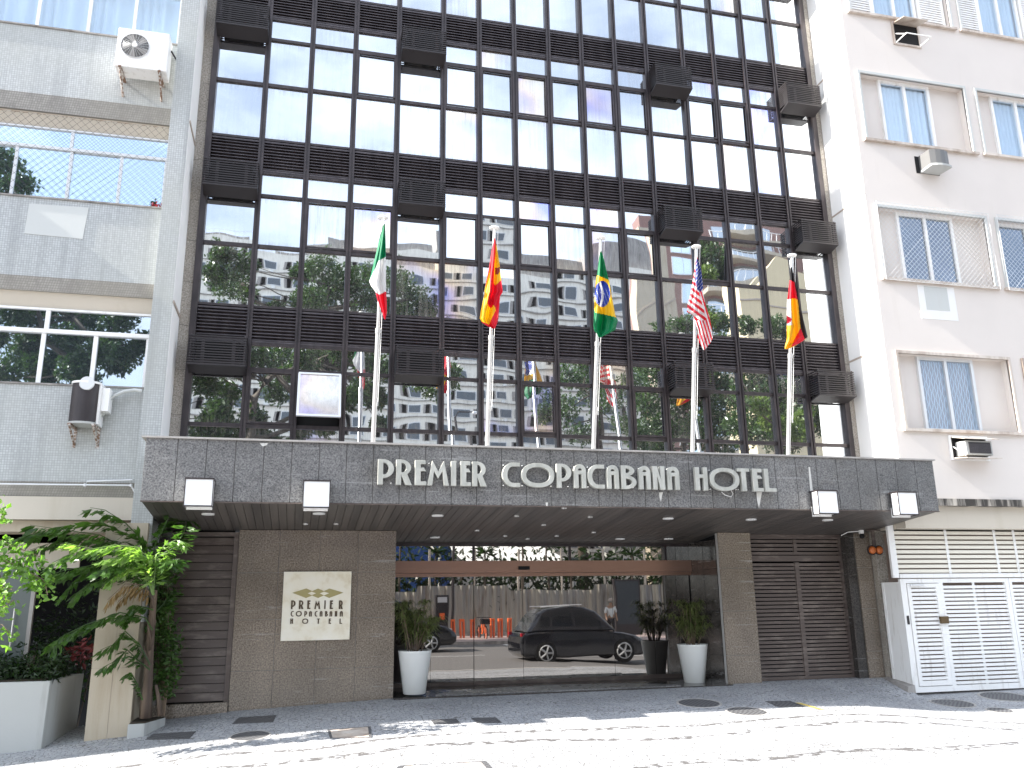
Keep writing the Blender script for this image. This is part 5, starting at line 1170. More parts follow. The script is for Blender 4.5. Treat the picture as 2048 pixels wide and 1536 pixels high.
# climbing vine hanging in at the left edge, in sun
vn = thing('sunlit_climber', 'sunlit leafy climber branch hanging in from the left edge of the picture', 'climber', at(20, 1120, -2.2)); st_ = MB(); mb = MB(); rg = random.Random(21)
for path in (((-40, 1060), (20, 1090), (60, 1105), (95, 1120)), ((-40, 1090), (10, 1120), (50, 1140), (88, 1160)), ((-40, 1180), (0, 1170), (25, 1180)), ((-40, 1220), (5, 1215), (28, 1200)), ((-20, 1000), (3, 1020), (8, 1040)), ((-30, 1240), (5, 1250), (22, 1270)), ((-40, 1110), (0, 1150), (10, 1200)), ((30, 1120), (60, 1150), (90, 1165), (95, 1190))):
    P = [at(x, y, SY-.1-.15*i/len(path)) for i, (x, y) in enumerate(path)]; st_.tube(P, .006, 5); pts = []
    for a_, b_ in zip(P, P[1:]):
        for q in range(int((b_-a_).length*130)): c = a_.lerp(b_, rg.random()); pts.append(c+Vector((rg.gauss(0, .06), rg.gauss(0, .05), rg.gauss(-.02, .06))))
    leaf_cloud(mb, pts, .075, .75, rg.randint(0, 999), .5)
mb.build('leaves', M['leaf_vine'], vn); st_.build('stems', M['trunk_palm'], vn)
# ---------------------------------------------------------------- the other side of the street (seen mirrored in the glass)
YM = 1.2
def vat2(px, py, dep):
    d = ray(px, py); t = dep/d.y; return Vector((d.x*t, 2*YM-(dep+CY), d.z*t))
# building added out of view on the left, front set out to shade the pavement
t = thing('added_shade_building', 'added pale building out of view left of the grey block, shading the pavement', 'building', (-14, -2, -1.9))
mb = MB(); mb.box(-22, -9.05, -1.86, 6, -2.1, 9.0); mb.build('walls', M['cream'], t)
mb = MB(); mb.box(-22.2, -9.0, -2.0, 6, 9.0, 9.3); mb.build('roof_slab', M['concrete'], t)
for i in range(4):
    for j in range(2):
        x = -20.5+i*3; z_ = 1.5+j*3.3; mb = MB(); mb.box(x, x+1.6, -1.93, -1.87, z_, z_+1.4); w_ = mb.build('window', M['white_metal'], t)
        mb = MB(); mb.box(x+.08, x+1.52, -1.945, -1.935, z_+.08, z_+1.32); mb.build('pane', M['window_dark'], w_)
# cream apartment block, far
A = thing('curved_apartment_block', 'long cream apartment block with many square windows far behind the street', 'apartment block', (20, -114.5, -2))
x0, x1 = vat(330, 600, 128).x, vat(1315, 600, 128).x; zt_ = vat(900, 530, 128).z; Y = -114.5
mb = MB(); mb.box(x0, x1, Y-14, Y, -2, zt_); mb.build('wall', M['cream_far'] if 'cream_far' in M else plaster('cream_far', (.8, .77, .69), (.4, .38, .34), .5, .8), A)
fl = MB(); k = 0; wb = MB(); zz = zt_-2.9; wins_ = []
while zz > 4:
    fl.box(x0, x1, Y+.01, Y+.25, zz-.75, zz-.62); x = x0+1.2+(k % 2)*.4
    while x < x1-3:
        wins_.append((abs(x-20)+abs(zz-30)*.3, x, zz)); x += 4.4
    zz -= 3.05; k += 1
pn = MB()
for _, x, z_ in wins_: pn.box(x+3.1, x+4.1, Y+.011, Y+.05, z_-.05, z_+1.55); pn.box(x-.9, x-.1, Y+.011, Y+.05, z_-.05, z_+1.55)
tag(pn.build('shutter_panel', M['concrete'], A), kind='stuff')
acm = MB()
for q_, (_, x, z_) in enumerate(wins_):
    if q_ % 3 == 0: acm.box(x+.8, x+1.5, Y+.012, Y+.5, z_-.7, z_-.2)
tag(acm.build('window_air_conditioner', M['pot'], A), kind='stuff')
fl.build('floor_ledge', M['concrete'], A)
wins_.sort(); rest = MB(); restf = MB(); pw = None
for i, (_, x, z_) in enumerate(wins_):
    j = (i*7) % 5; w_ = (2.0, 2.6, 1.6, 3.0, 2.2)[j]
    if i < 90:
        if pw is None:
            m1 = MB(); m1.box(0, 2.2, Y+.012, Y+.12, 0, 1.5); pw = m1.build('window', M['alu'], None); pw.parent = None
            o = pw
            me = pw.data; [setattr(v_, 'co', v_.co) for v_ in me.vertices[:0]]
            m2 = MB(); m2.box(.1, 2.1, Y+.125, Y+.14, .1, 1.4); pp = m2.build('pane', M['far_window'], None); pp.parent = pw
            pw.parent = A; pw.location = (x-A.location.x, -A.location.y, z_-A.location.z)
        else:
            o = copy_tree(pw, A); o.location = (x-A.location.x, -A.location.y, z_-A.location.z)
        o.scale.x = w_/2.2
    else:
        restf.box(x, x+w_, Y+.012, Y+.12, z_, z_+1.5); rest.box(x+.1, x+w_-.1, Y+.125, Y+.14, z_+.1, z_+1.4)
tag(restf.build('window_frames', M['alu'], A), kind='stuff'); tag(rest.build('window_panes', M['far_window'], A), kind='stuff')
mb = MB()
for a, b, yt in ((345, 500, 486), (640, 870, 490), (880, 905, 478), (1040, 1180, 500), (1190, 1290, 486), (560, 640, 508)):
    p, q = vat(a, yt, 128), vat(b, yt, 128); mb.box(p.x, q.x, Y-9, Y-1, zt_, max(p.z, zt_+.8))
mb.build('roof_house', M['concrete'], A)
mb = MB(); x = x0
for x in np.arange(x0, vat(600, 500, 128).x, 1.2): mb.box(x, x+.06, Y-.1, Y-.04, zt_, zt_+1.2)
mb.box(x0, vat(600, 500, 128).x, Y-.1, Y-.04, zt_+1.2, zt_+1.26); mb.build('roof_railing', M['alu'], A)
# brown tower with balconies
T = thing('balcony_tower', 'tall brown tower with beige curved balconies behind the street', 'tower', (vat(1480, 600, 92).x, -78.5, -2)); Y = -78.5
x0, x1 = vat(1345, 560, 92).x, vat(1720, 560, 92).x; zt_ = vat(1450, 425, 92).z
brown = plaster('brown_tile', (.25, .15, .13), (.2, .12, .1), .5, .8)
mb = MB(); mb.box(x0, x1, Y-3, Y, -2, zt_); mb.build('wall', brown, T)
mb = MB(); mb.box(x0-3.0, x0-.02, Y-4, Y-1, -2, zt_-1); mb.build('end_wall', brown, T)
zz = zt_-3.2; n = 0
while zz > 2 and n < 20:
    for (a, b) in ((x0+4.6, x0+16), (x0+18, x1-1)):
        mb = MB(); prof = [(a, Y)]+[(a+(b-a)*s, Y+1.5+.5*math.sin(math.pi*s)) for s in (0, .1, .3, .5, .7, .9, 1)]+[(b, Y)]; mb.prism([prof], zz-.55, zz, 'z'); bl = mb.build('balcony', M['beige'], T)
        mb = MB(); c = [(a+(b-a)*s, Y+1.45+.5*math.sin(math.pi*s)) for s in np.linspace(0, 1, 14)]
        for (u, w_) in c: mb.box(u-.03, u+.03, w_-.03, w_+.03, zz, zz+1.0)
        mb.tube([(u, w_, zz+1.0) for u, w_ in c], .05, 5); mb.build('railing', M['white_metal'], bl)
        mb = MB(); mb.box(a+1, b-1, Y+.01, Y+.08, zz+.1, zz+2.2); mb.build('balcony_door', M['window_dark'], T)
    mb = MB(); mb.box(x0+.8, x0+3.6, Y+.01, Y+.1, zz-.3, zz+2.1); w_ = mb.build('window', M['alu'], T)
    mb = MB()
    for u in (0, 1.3): mb.box(x0+.9+u, x0+2.1+u, Y+.11, Y+.13, zz-.2, zz+2.0)
    mb.build('pane', M['window_sky'], w_); zz -= 3.1; n += 1
# yellow-cream gable
G = thing('cream_gable_building', 'plain cream blank-walled building in front of the brown tower', 'building', (vat(1530, 640, 62).x, -48.5, -2)); Y = -48.5
p = [vat(x, y, 62) for x, y in ((1487, 570), (1510, 548), (1512, 560), (1560, 520), (1640, 540), (1640, 700))]
mb = MB(); mb.prism([[(p[0].x, -2), (p[0].x, p[0].z), (p[1].x, p[1].z), (p[1].x, p[2].z-.2), (p[3].x, p[3].z), (p[5].x, p[4].z), (p[5].x, -2)]], Y, Y-2.5, 'y')
mb.build('wall', plaster('yellow_cream', (.62, .52, .34), (.6, .5, .35), .6, .9), G)
mb = MB(); mb.box(p[0].x-.1, p[5].x, Y+.01, Y+.12, p[0].z-2.2, p[0].z-2.05); mb.build('string_course', M['taupe'], G)
G2 = thing('narrow_cream_tower', 'narrow cream tower with stepped joints between the long block and the brown tower', 'tower', (vat(1325, 600, 80).x, -66.5, -2)); a, b = vat(1292, 600, 80), vat(1348, 600, 80)
mb = MB(); mb.box(a.x, b.x, -68, -66.5, -2, vat(1320, 455, 80).z); mb.build('wall', M['beige'], G2)
mb = MB()
for i in range(9): zq = 4+i*3.2; mb.hexa([(a.x, -66.49, zq), (b.x, -66.49, zq+2.4), (b.x, -66.4, zq+2.4), (a.x, -66.4, zq), (a.x, -66.49, zq+.12), (b.x, -66.49, zq+2.52), (b.x, -66.4, zq+2.52), (a.x, -66.4, zq+.12)])
mb.build('joint', M['taupe'], G2)
# trees
def tree(name, label, clumps, dep, trunk, mat_='leaf_tree', dens=1.0, ls=.19, seed=1, group='street trees across the road', mirror_f=vat, limbs=()):
    rs = np.random.default_rng(seed); C = []
    for x, y, r in clumps:
        dd = dep+rs.uniform(-1.5, 1.5)*r/30; c = mirror_f(x, y, dd); e = mirror_f(x+r, y, dd); C.append((c, abs(e.x-c.x)))
    tp_ = [mirror_f(x, y, dep) for x, y in trunk]; base = Vector((tp_[0].x, tp_[0].y, -1.95))
    t = thing(name, label, 'tree', base, group); tb = MB()
    tb.tube([base]+tp_, [.3]+[.26*(1-.75*i/len(tp_)) for i in range(len(tp_))], 10); end = tp_[-1]
    for L in limbs: P_ = [mirror_f(x, y, dep) for x, y in L]; tb.tube(P_, [.13*(1-.7*i/len(P_)) for i in range(len(P_))], 8)
    for c, r in C:
        s_ = min(tp_, key=lambda q: (q-c).length); m_ = s_.lerp(c, .5)+Vector((0, 0, -.15*r)); tb.tube([s_, m_, c], [.05, .03, .01], 5)
    tb.build('trunk', M['bark'], t, smooth=True)
    P = []; 
    for c, r in C:
        n = int(1100*dens*max(1, r)**2); v_ = rs.normal(size=(n, 3)); v_ /= np.linalg.norm(v_, axis=1)[:, None]
        rad = r*(rs.uniform(0, 1, n)**.42)*(1+.22*np.sin(v_[:, 0]*7+c.x)*np.cos(v_[:, 2]*6)); P.append(np.array(c)+v_*rad[:, None]*np.array([1, .9, .85]))
    P = np.concatenate(P); n = len(P); d = rs.normal(size=(n, 3)); d /= np.linalg.norm(d, axis=1)[:, None]; s_ = np.cross(d, rs.normal(size=(n, 3))); s_ /= np.linalg.norm(s_, axis=1)[:, None]
    l = ls*rs.uniform(.7, 1.3, n)[:, None]; V = np.stack([P, P+d*l*.5+s_*l*.26, P+d*l, P+d*l*.5-s_*l*.26], 1).reshape(-1, 3)-np.array(base)
    me = bpy.data.meshes.new('crown'); me.from_pydata(V.tolist(), [], [(4*i, 4*i+1, 4*i+2, 4*i+3) for i in range(n)]); me.materials.append(M[mat_])
    o = bpy.data.objects.new('crown', me); COL.objects.link(o); o.parent = t; return t
T1 = [(400,700,45),(520,705,40),(560,700,40),(620,700,40),(660,712,36),(455,735,42),(395,740,40),(420,690,40),(480,700,36),(590,740,36),(500,830,30),(410,870,36),(450,870,34),(540,870,26),(600,870,26),(690,800,26),(560,780,38),(640,720,35),(730,725,42),(765,740,38),(720,785,34),(750,800,26),(830,760,44),(870,780,40),(905,770,28),(520,840,24),(760,850,22),(650,865,24),(800,700,25),(690,690,30)]
T1b = [(430,520,30),(470,545,40),(440,585,42),(490,592,36),(415,560,28),(505,530,20),(560,615,18),(640,535,40),(655,590,42),(620,600,36),(690,560,38),(720,600,38),(795,560,36),(830,590,36),(850,615,25),(740,555,32),(760,620,28),(800,620,32),(610,545,26)]
tree('street_tree', 'big street tree with a leaning dark trunk across the road, nearest the glass hotel', T1, 35, [(494, 1000), (497, 905), (503, 860), (512, 800), (538, 765), (572, 738), (640, 715)], dens=.75, seed=2, limbs=[[(503, 860), (540, 858), (575, 845), (600, 832)], [(640, 715), (700, 765), (740, 792), (780, 800)], [(640, 715), (760, 730), (850, 760)], [(560, 745), (600, 790), (640, 850)]])
tree('street_tree', 'tall street tree behind the leaning one, its crown reaching above the fourth floor', T1b, 41, [(600, 1000), (610, 800), (630, 700), (650, 620), (660, 570)], dens=.8, seed=3, limbs=[[(640, 660), (560, 620), (470, 580)], [(650, 620), (740, 600), (820, 590)]])
tree('street_tree', 'dark street tree opposite the grey block at the far left', [(80,690,36),(150,690,36),(220,690,34),(30,600,36),(140,600,34),(240,610,32),(90,745,34),(160,750,34),(240,740,30),(295,700,28),(60,640,34),(0,690,34),(40,640,45),(110,640,45),(180,650,40),(250,650,36),(60,720,46),(130,720,44),(200,720,40),(262,720,36),(20,765,40),(100,775,40),(180,780,36),(15,345,42),(50,385,40),(0,420,40),(400,780,34),(440,800,38),(425,840,34)], 34, [(210, 1000), (205, 860), (190, 760), (200, 700), (160, 650)], dens=.8, seed=4, limbs=[[(190, 760), (110, 700), (50, 500), (30, 400)]])
tree('thin_street_tree', 'thin feathery tree with drooping twigs opposite the middle of the hotel', [(1150,740,30),(1185,765,34),(1130,800,34),(1210,800,34),(1250,760,30),(1160,850,30),(1100,835,22),(1240,850,30),(1190,720,22)], 46, [(1190, 1000), (1195, 900), (1190, 820), (1180, 770)], dens=.5, ls=.22, seed=5)
R3 = [(1350,655,28),(1380,645,28),(1420,648,28),(1455,660,26),(1500,668,20),(1550,662,24),(1575,672,20),(1300,740,34),(1270,720,26),(1340,720,34),(1400,730,36),(1380,780,34),(1280,870,36),(1330,890,36),(1420,880,36),(1480,800,34),(1390,700,26),(1290,800,36),(1310,850,36),(1360,790,38),(1350,850,38),(1400,850,38),(1440,760,34),(1430,815,38),(1470,860,38)]
R4 = [(1500,765,34),(1540,730,26),(1500,860,34),(1500,720,24),(1590,730,24),(1570,880,34),(1660,870,30),(1640,760,26),(1450,700,20),(1520,805,38),(1560,770,34),(1580,830,38),(1600,780,30),(1620,850,34),(1540,860,38),(1645,820,26),(1680,780,30),(1480,720,20),(1670,700,26)]
tree('street_tree', 'dense rounded street tree opposite the right half of the hotel', R3, 50, [(1380, 1000), (1385, 900), (1380, 800), (1390, 740)], dens=.62, ls=.26, seed=6)
tree('street_tree', 'yellowish street tree opposite the right end of the hotel', R4, 44, [(1560, 1000), (1565, 900), (1560, 830), (1555, 790)], dens=.62, ls=.24, seed=7)
tree('small_bright_tree', 'small bright yellow-green tree in front of the darker ones', [(1525, 815, 22), (1540, 840, 20), (1585, 860, 24), (1590, 835, 18), (1430, 655, 16), (1400, 742, 20)], 40, [(1560, 1000), (1562, 900), (1560, 860)], mat_='leaf_tree2', dens=1.0, seed=8)
# corrugated hoarding
Fn = thing('corrugated_hoarding', 'tall weathered corrugated metal hoarding with black graffiti across the road', 'fence', (12, -26.8, -2)); Y = -26.8
cm = mat('weathered_sheet', (.3, .3, .3), .5, .3); cc = mixc(cm, ramp(cm, noise(cm, coord(cm, (1.1, 1, .05), 'World'), 2.2, 3, .6), [(.35, gr(0)), (.6, gr(1))]), (.2, .215, .235), (.42, .4, .33))
setc(cm, mixc(cm, ramp(cm, noise(cm, coord(cm, (6, 6, .6), 'World'), 1.4, 5), [(.5, gr(0)), (.72, gr(.8))]), cc, (.16, .12, .09)))
mb = MB(); n = 440; zf = vat2(1100, 1180, 43).z; vs = []
for zq in (-1.55, zf):
    for i in range(n+1): vs.append((-8+.1*i, Y+(.035 if i % 4 in (0, 1) else -.035), zq+(.0 if zq < 0 else .25*(int(i/46) % 2))))
mb.add(vs, [(i, i+1, n+2+i, n+1+i) for i in range(n)]); mb.build('sheeting', cm, Fn)
mb = MB(); mb.box(-8, 36, Y-.2, Y+.25, -2.1, -1.5); mb.build('low_wall', M['concrete'], Fn)
mb = MB()
for i in range(20): x = -7.5+2.3*i; mb.box(x, x+.09, Y-.15, Y-.06, -1.5, 2.6)
mb.build('posts', M['cream'], Fn)
mb = MB()
for L in (((978, 1195), (975, 1205), (985, 1218), (993, 1210), (990, 1196)), ((985, 1198), (1000, 1206), (998, 1222)), ((990, 1194), (1008, 1193), (1000, 1202), (1012, 1205), (1006, 1220)), ((1015, 1196), (1026, 1200), (1018, 1208), (1030, 1198))): mb.tube([vat2(x, y, 42.75) for x, y in L], .022, 5)
mb.build('graffiti', M['cage'], Fn)
# hedge of dark spiky plants behind, and a white corrugated roof
hd = thing('spiky_hedge', 'row of dark spiky palms standing behind the hoarding', 'hedge', (10, -29, -2)); mb = MB(); tk = MB(); rg = random.Random(4)
for i in range(26):
    c = Vector((-4+1.55*i+rg.uniform(-.3, .3), -29+rg.uniform(-.8, .8), rg.uniform(1.6, 3.2))); tk.tube([(c.x, c.y, -2), tuple(c)], [.08, .05], 6)
    for k in range(34):
        g = rg.uniform(0, 6.28); d = Vector((math.cos(g), math.sin(g), rg.uniform(-.4, 1))).normalized(); s_ = d.orthogonal().normalized()*.035; L = rg.uniform(.7, 1.1)
        mb.add([c-s_, c+s_, c+d*L*.6+s_, c+d*L*.6-s_, c+d*L-Vector((0, 0, .15))], [(0, 1, 2, 3), (3, 2, 4)])
for _ in range(9000):
    c = Vector((rg.uniform(-7, 38), -30+rg.gauss(0, .5), rg.uniform(-.5, 2.3+.9*math.sin(_*.001*7)))); d = Vector((rg.gauss(0, 1), rg.gauss(0, 1), rg.gauss(0, 1))).normalized(); s_ = d.orthogonal().normalized()*.09
    mb.add([c, c+d*.2+s_, c+d*.4, c+d*.2-s_], [(0, 1, 2, 3)])
mb.build('leaves', M['leaf_dark'], hd); tk.build('stems', M['bark'], hd)
wr = thing('white_roofed_stall', 'low market stall under a big white ribbed roof behind the hoarding', 'stall', (14, -40, -2)); a, b = vat2(935, 1120, 52), vat2(1150, 1120, 52)
mb = MB(); n = 60; vs = [(a.x+(b.x-a.x)*i/n, yq, zq+.05*(i % 2)) for yq, zq in ((-35, 1.9), (-47, 4.6)) for i in range(n+1)]; mb.add(vs, [(i, i+1, n+2+i, n+1+i) for i in range(n)]); mb.build('roof', M['white_metal'], wr)
mb = MB()
for x in np.linspace(a.x+.3, b.x-.3, 5): mb.box(x-.06, x+.06, -35.4, -35.28, -2, 1.95); mb.box(x-.06, x+.06, -46.6, -46.5, -2, 4.4)
mb.build('posts', M['alu'], wr)
bl = thing('blue_panel_building', 'low building with blue and grey cladding panels behind the hoarding', 'building', (7, -50, -2)); a, b = vat2(780, 1110, 62), vat2(948, 1110, 62)
blue = mat('blue_panel', (.03, .09, .3), .5); mb = MB(); mb.box(a.x-10, b.x, -58, -46, -2, 6.6); mb.build('wall', blue, bl)
q = vat2(900, 1110, 62).x; mb = MB(); mb.box(q, q+1.6, -45.99, -45.9, -2, 6.5); mb.build('grey_panel', M['alu'], bl)
# docking posts for hire bicycles
for i, px in enumerate((907, 925, 946, 984, 1000, 1019)):
    p = vat2(px, 1287, 40); p.z = -1.72
    if i == 0:
        dk0 = t = thing('bicycle_dock', 'orange bicycle docking post mirrored in the doors, first from the left', 'bicycle dock', p, 'orange docking posts'); w_ = .1
        mb = MB(); mb.box(p.x-w_, p.x-w_+.06, p.y-.12, p.y+.12, p.z, p.z+.85); mb.box(p.x+w_-.06, p.x+w_, p.y-.12, p.y+.12, p.z, p.z+.85); mb.box(p.x-w_, p.x+w_, p.y-.13, p.y+.13, p.z+.85, p.z+.95); mb.build('post', M['bike_orange'], t, bev=.01)
        mb = MB(); mb.box(p.x-w_-.05, p.x+w_+.05, p.y-.35, p.y+.3, p.z-.01, p.z+.03); mb.build('foot', M['concrete'], t)
    else: t = copy_tree(dk0); t.location = p; t['label'] = 'orange bicycle docking post mirrored in the doors, '+['', 'second', 'third', 'fourth', 'fifth', 'last'][i]+(' from the left' if i < 5 else ', nearest the black car')
kp = vat2(882, 1255, 40); t = thing('hire_kiosk', 'dark narrow hire terminal with a small orange sticker beside the docking posts', 'kiosk', (kp.x, kp.y, -1.72)); mb = MB(); mb.box(kp.x-.32, kp.x+.32, kp.y-.15, kp.y+.15, -1.75, .35); mb.build('cabinet', M['cage'], t, bev=.03)
mb = MB(); mb.box(kp.x-.12, kp.x+.12, kp.y+.151, kp.y+.17, -.75, -.45); mb.build('sticker', M['bike_orange'], t)
mb = MB(); mb.box(kp.x-.22, kp.x+.22, kp.y+.151, kp.y+.18, .0, .25); mb.build('screen', M['alu'], t)
bp = vat2(965, 1285, 39.5); bp.z = -1.72; t = thing('hire_bicycle', 'orange-wheeled hire bicycle parked in a dock, seen end on', 'bicycle', bp)
def bt(L, r, n, m): mb = MB(); [mb.tube([bp+Vector(q) for q in l_], r, 6) for l_ in L]; return mb.build(n, m, t)
for yy in (.5, -.55):
    mb = MB(); c = bp+Vector((.03*(1 if yy > 0 else -1), yy, .33)); mb.tube([c+Vector((.0, .31*math.cos(g*math.pi/12), .31*math.sin(g*math.pi/12))) for g in range(25)], .025, 6, False); w_ = mb.build('wheel', M['tyre'], t)
    mb = MB(); [mb.tube([c, c+Vector((0, .28*math.cos(g*math.pi/6), .28*math.sin(g*math.pi/6)))], .006, 4) for g in range(12)]; mb.build('spokes', M['bike_orange'], w_)
bt([[(0, .5, .33), (0, .38, .95)], [(0, .4, .8), (0, -.05, .3)], [(0, -.05, .3), (0, -.15, .8)], [(0, -.05, .3), (0, -.55, .33)], [(0, -.55, .33), (0, -.13, .7)]], .025, 'bicycle_frame', M['bike_orange'])
bt([[(-.3, .32, 1.0), (0, .38, 1.0), (.3, .32, 1.0)]], .018, 'handlebar', M['cage'])
mb = MB(); mb.box(bp.x-.2, bp.x+.2, bp.y+.42, bp.y+.7, bp.z+.72, bp.z+.95); mb.build('basket', M['cage'], t, bev=.02)
mb = MB(); mb.lathe(bp+Vector((0, -.17, .8)), [(.03, 0), (.1, .03), (.09, .06)], 12); mb.build('saddle', M['cage'], t)
# cars
def car(label, x, y, zg, L=4.55, H=1.66, Wd=1.84, flip=1, name='parked_car'):
    t = thing(name, label, 'car', (x, y, zg))
    # side profile (nose towards +x)
    lower = [(-.5, .32), (-.5, .62), (-.49, .78), (-.47, .9), (-.40, .95), (.16, .93), (.30, .86), (.42, .76), (.485, .6), (.5, .45), (.495, .3), (.46, .2), (-.46, .2)]
    roof = [(-.455, .93), (-.40, 1.2), (-.36, 1.48), (-.30, 1.6), (-.12, 1.66), (.02, 1.63), (.11, 1.5), (.25, .93)]
    k = H/1.66
    def P(u, h, s): return (x+flip*u*L, y+s, zg+h*k)
    def loft(prof, wf, name_, m, par, cx=None, sc=1.0):
        n = len(prof); secs = []; 
        for f, sh in ((-1, .93), (-.93, 1.0), (.93, 1.0), (1, .93)):
            vs = []
            for (u, h) in prof:
                uc, hc = 0, .55 if wf == 0 else 1.2
                vs.append(P((u-uc)*sh+uc, (h-hc)*sh+hc, f*Wd/2*(1 if wf == 0 else max(.70, 1-.30*(h-.93)/.7))))
            secs.append(vs)
        mb = MB(); base = sum(secs, []); fs = []
        for s in range(3):
            for i in range(n): j = (i+1) % n; fs.append((s*n+i, s*n+j, (s+1)*n+j, (s+1)*n+i))
        fs.append(tuple(range(n))); fs.append(tuple(3*n+i for i in range(n))); mb.add(base, fs); return mb.build(name_, m, par, bev=.03)
    b_ = loft(lower, 0, 'body', M['carpaint'], t); loft(roof, 1, 'cabin', M['carpaint'], t)
    for s in (-1, 1):
        mb = MB()
        for ws in (((-.385, .98), (-.33, 1.42), (-.27, 1.5), (-.27, .98)), ((-.255, .98), (-.255, 1.51), (-.10, 1.54), (-.085, .98)), ((-.065, .98), (-.08, 1.54), (.01, 1.53), (.075, 1.42), (.19, .98))):
            pts = [P(u, h, s*(Wd/2*max(.70, 1-.30*(h-.93)/.7)+.004)) for u, h in ws]; pt2 = [(a, b-s*.01, c) for a, b, c in pts]; n = len(pts)
            mb.add(pts+pt2, [tuple(range(n)), tuple(range(n, 2*n))]+[(i, (i+1) % n, n+(i+1) % n, n+i) for i in range(n)])
        mb.build('side_windows', M['carglass'], t)
        for u in (-.31, .31):
            c = P(u, .34/k, s*(Wd/2-.09)); mb = MB(); mb.lathe((c[0], c[1]-.11, zg+.34), [(.24, 0), (.33, .01), (.345, .04), (.345, .18), (.33, .21), (.24, .22)], 28, 'y'); w_ = mb.build('wheel', M['tyre'], t)
            mb = MB()
            for q in range(5):
                g = q*1.2566; mb.tube([(c[0], c[1]+s*.115, zg+.34), (c[0]+.21*math.cos(g), c[1]+s*.115, zg+.34+.21*math.sin(g))], .03, 5)
            mb.tube([(c[0]+.215*math.cos(g*math.pi/12), c[1]+s*.113, zg+.34+.215*math.sin(g*math.pi/12)) for g in range(25)], .02, 5, False); mb.build('rim', M['alu'], w_)
        c = P(-.485, .86, s*Wd*.40); mb = MB(); mb.box(c[0]-.03, c[0]+.22, min(c[1], c[1]+s*.12), max(c[1], c[1]+s*.12), c[2]-.05, c[2]+.04); mb.build('tail_light', mat('tail_light_red', (.5, .01, .03), .2) if 'tail_light_red' not in bpy.data.materials else bpy.data.materials['tail_light_red'], t)
        c = P(.46, .66, s*Wd*.38); mb = MB(); mb.box(c[0]-.14, c[0]+.04, min(c[1], c[1]+s*.1), max(c[1], c[1]+s*.1), c[2]-.05, c[2]+.04); mb.build('headlight', M['acrylic'], t)
        c = P(.13, 1.0, s*(Wd/2+.06)); mb = MB(); mb.box(c[0]-.05, c[0]+.06, c[1]-.08, c[1]+.08, c[2]-.04, c[2]+.07); mb.build('mirror', M['carpaint'], t, bev=.02)
        mb = MB(); mb.tube([P(-.33, 1.66, s*Wd*.33), P(.0, 1.70, s*Wd*.33)], .018, 6); mb.build('roof_rail', M['alu'], t)
    return t
a, b = vat2(1028, 1310, 26.2), vat2(1275, 1310, 26.2)
car('black estate-style car with roof rails driving past, mirrored in the glass doors', (a.x+b.x)/2, a.y, ROADZ(9)+.005, L=abs(b.x-a.x), name='black_car')
a = vat2(905, 1300, 32.2); car('tall dark car parked behind the photographer, only its tail mirrored left', a.x-2.5, -16.2, ROADZ(3)+.005, L=5.0, H=1.95, Wd=1.9, name='dark_car')
# pedestrian
ph = vat2(1224, 1290, 37); ph.z = -1.72
t = thing('person', 'person in white shirt and sun hat, dark bag, walking on the far pavement', 'person', ph)
def skin(name, verts, edges, radii, m, par, off):
    me = bpy.data.meshes.new(name); me.from_pydata([Vector(v_)+Vector(off)-par.location for v_ in verts], edges, []); o = bpy.data.objects.new(name, me); COL.objects.link(o); o.parent = par; me.materials.append(m)
    sk = o.modifiers.new('skin', 'SKIN')
    for i, r_ in enumerate(radii): me.skin_vertices[0].data[i].radius = r_ if isinstance(r_, tuple) else (r_, r_)
    me.skin_vertices[0].data[0].use_root = True; o.modifiers.new('sub', 'SUBSURF').levels = 2; o.modifiers['sub'].render_levels = 2; return o
skinm = mat('skin_tone', (.4, .24, .16), .55)
V = [(0,0,.92),(0,0,1.15),(0,0,1.38),(0,0,1.5),(0,.01,1.62), (.09,0,.88),(.11,.05,.5),(.12,-.03,.1),(.12,.1,.04), (-.09,0,.88),(-.1,-.1,.52),(-.1,-.28,.16),(-.1,-.2,.06), (.17,0,1.36),(.24,-.02,1.1),(.26,.1,.88),(.26,.16,.8), (-.17,0,1.36),(-.24,.02,1.1),(-.25,.14,.92),(-.25,.2,.85)]
E_ = [(0,1),(1,2),(2,3),(3,4),(0,5),(5,6),(6,7),(7,8),(0,9),(9,10),(10,11),(11,12),(2,13),(13,14),(14,15),(15,16),(2,17),(17,18),(18,19),(19,20)]
skin('body', V, E_, [.13,.12,.13,.055,.1,.09,.065,.045,.04,.09,.065,.045,.04,.065,.048,.036,.03,.065,.048,.036,.03], skinm, t, ph)
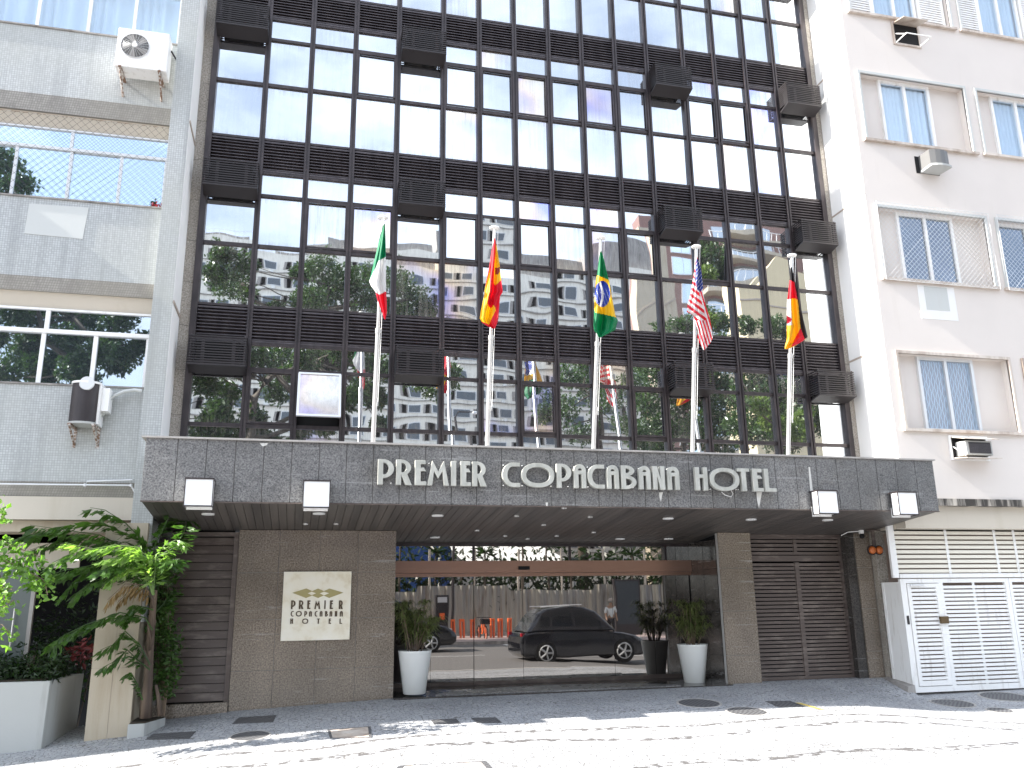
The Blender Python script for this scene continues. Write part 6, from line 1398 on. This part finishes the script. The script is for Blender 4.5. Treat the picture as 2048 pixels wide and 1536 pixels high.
skin('shirt', [(0,0,.88),(0,0,1.15),(0,0,1.4),(.18,0,1.37),(.25,-.02,1.12),(-.18,0,1.37),(-.25,.02,1.12)], [(0,1),(1,2),(2,3),(3,4),(2,5),(5,6)], [(.17,.13),(.16,.125),(.15,.1),.075,.06,.075,.06], M['pot'], t, ph)
skin('trousers', [(0,0,.93),(.09,0,.86),(.11,.05,.5),(.12,-.03,.16),(-.09,0,.86),(-.1,-.1,.52),(-.1,-.26,.2)], [(0,1),(1,2),(2,3),(0,4),(4,5),(5,6)], [.145,.1,.078,.06,.1,.078,.06], M['cage'], t, ph)
mb = MB(); mb.lathe(ph+Vector((0, .01, 1.68)), [(.23, 0), (.12, .02), (.11, .1), (.06, .13)], 20); mb.build('sun_hat', M['taupe'], t, smooth=True)
mb = MB(); mb.box(ph.x-.14, ph.x+.14, ph.y-.3, ph.y-.14, ph.z+1.0, ph.z+1.35); mb.build('shoulder_bag', M['black'], t, bev=.03)
ap = vat2(1257, 1240, 41); t = thing('advertising_panel', 'dark upright advertising panel standing before the hoarding', 'advertising panel', (ap.x, ap.y, -1.75)); mb = MB(); mb.box(ap.x-.7, ap.x+.7, ap.y-.12, ap.y+.12, -1.75, 1.05); mb.build('case', M['cage'], t, bev=.02)
mb = MB(); mb.box(ap.x-.6, ap.x+.6, ap.y+.121, ap.y+.13, -1.2, .95); mb.build('poster', mat('dark_poster', (.03, .04, .05), .3), t)
# street lamp across the road
lp_ = vat(925, 900, 38); t = thing('street_lamp', 'curved-arm street lamp on the far pavement', 'street lamp', (lp_.x, lp_.y, -1.75)); q = vat(925, 838, 38); r_ = vat(962, 845, 38)
mb = MB(); mb.tube([(q.x, q.y, -1.75), (q.x, q.y, q.z-.3), (q.x+.15, q.y, q.z), (r_.x, r_.y, r_.z+.15)], [.08, .06, .05, .03], 8); mb.build('post', M['cage'], t)
mb = MB(); mb.box(r_.x-.1, r_.x+.35, r_.y-.1, r_.y+.1, r_.z+.05, r_.z+.17); mb.build('lamp_head', M['acrylic'], t, bev=.03)
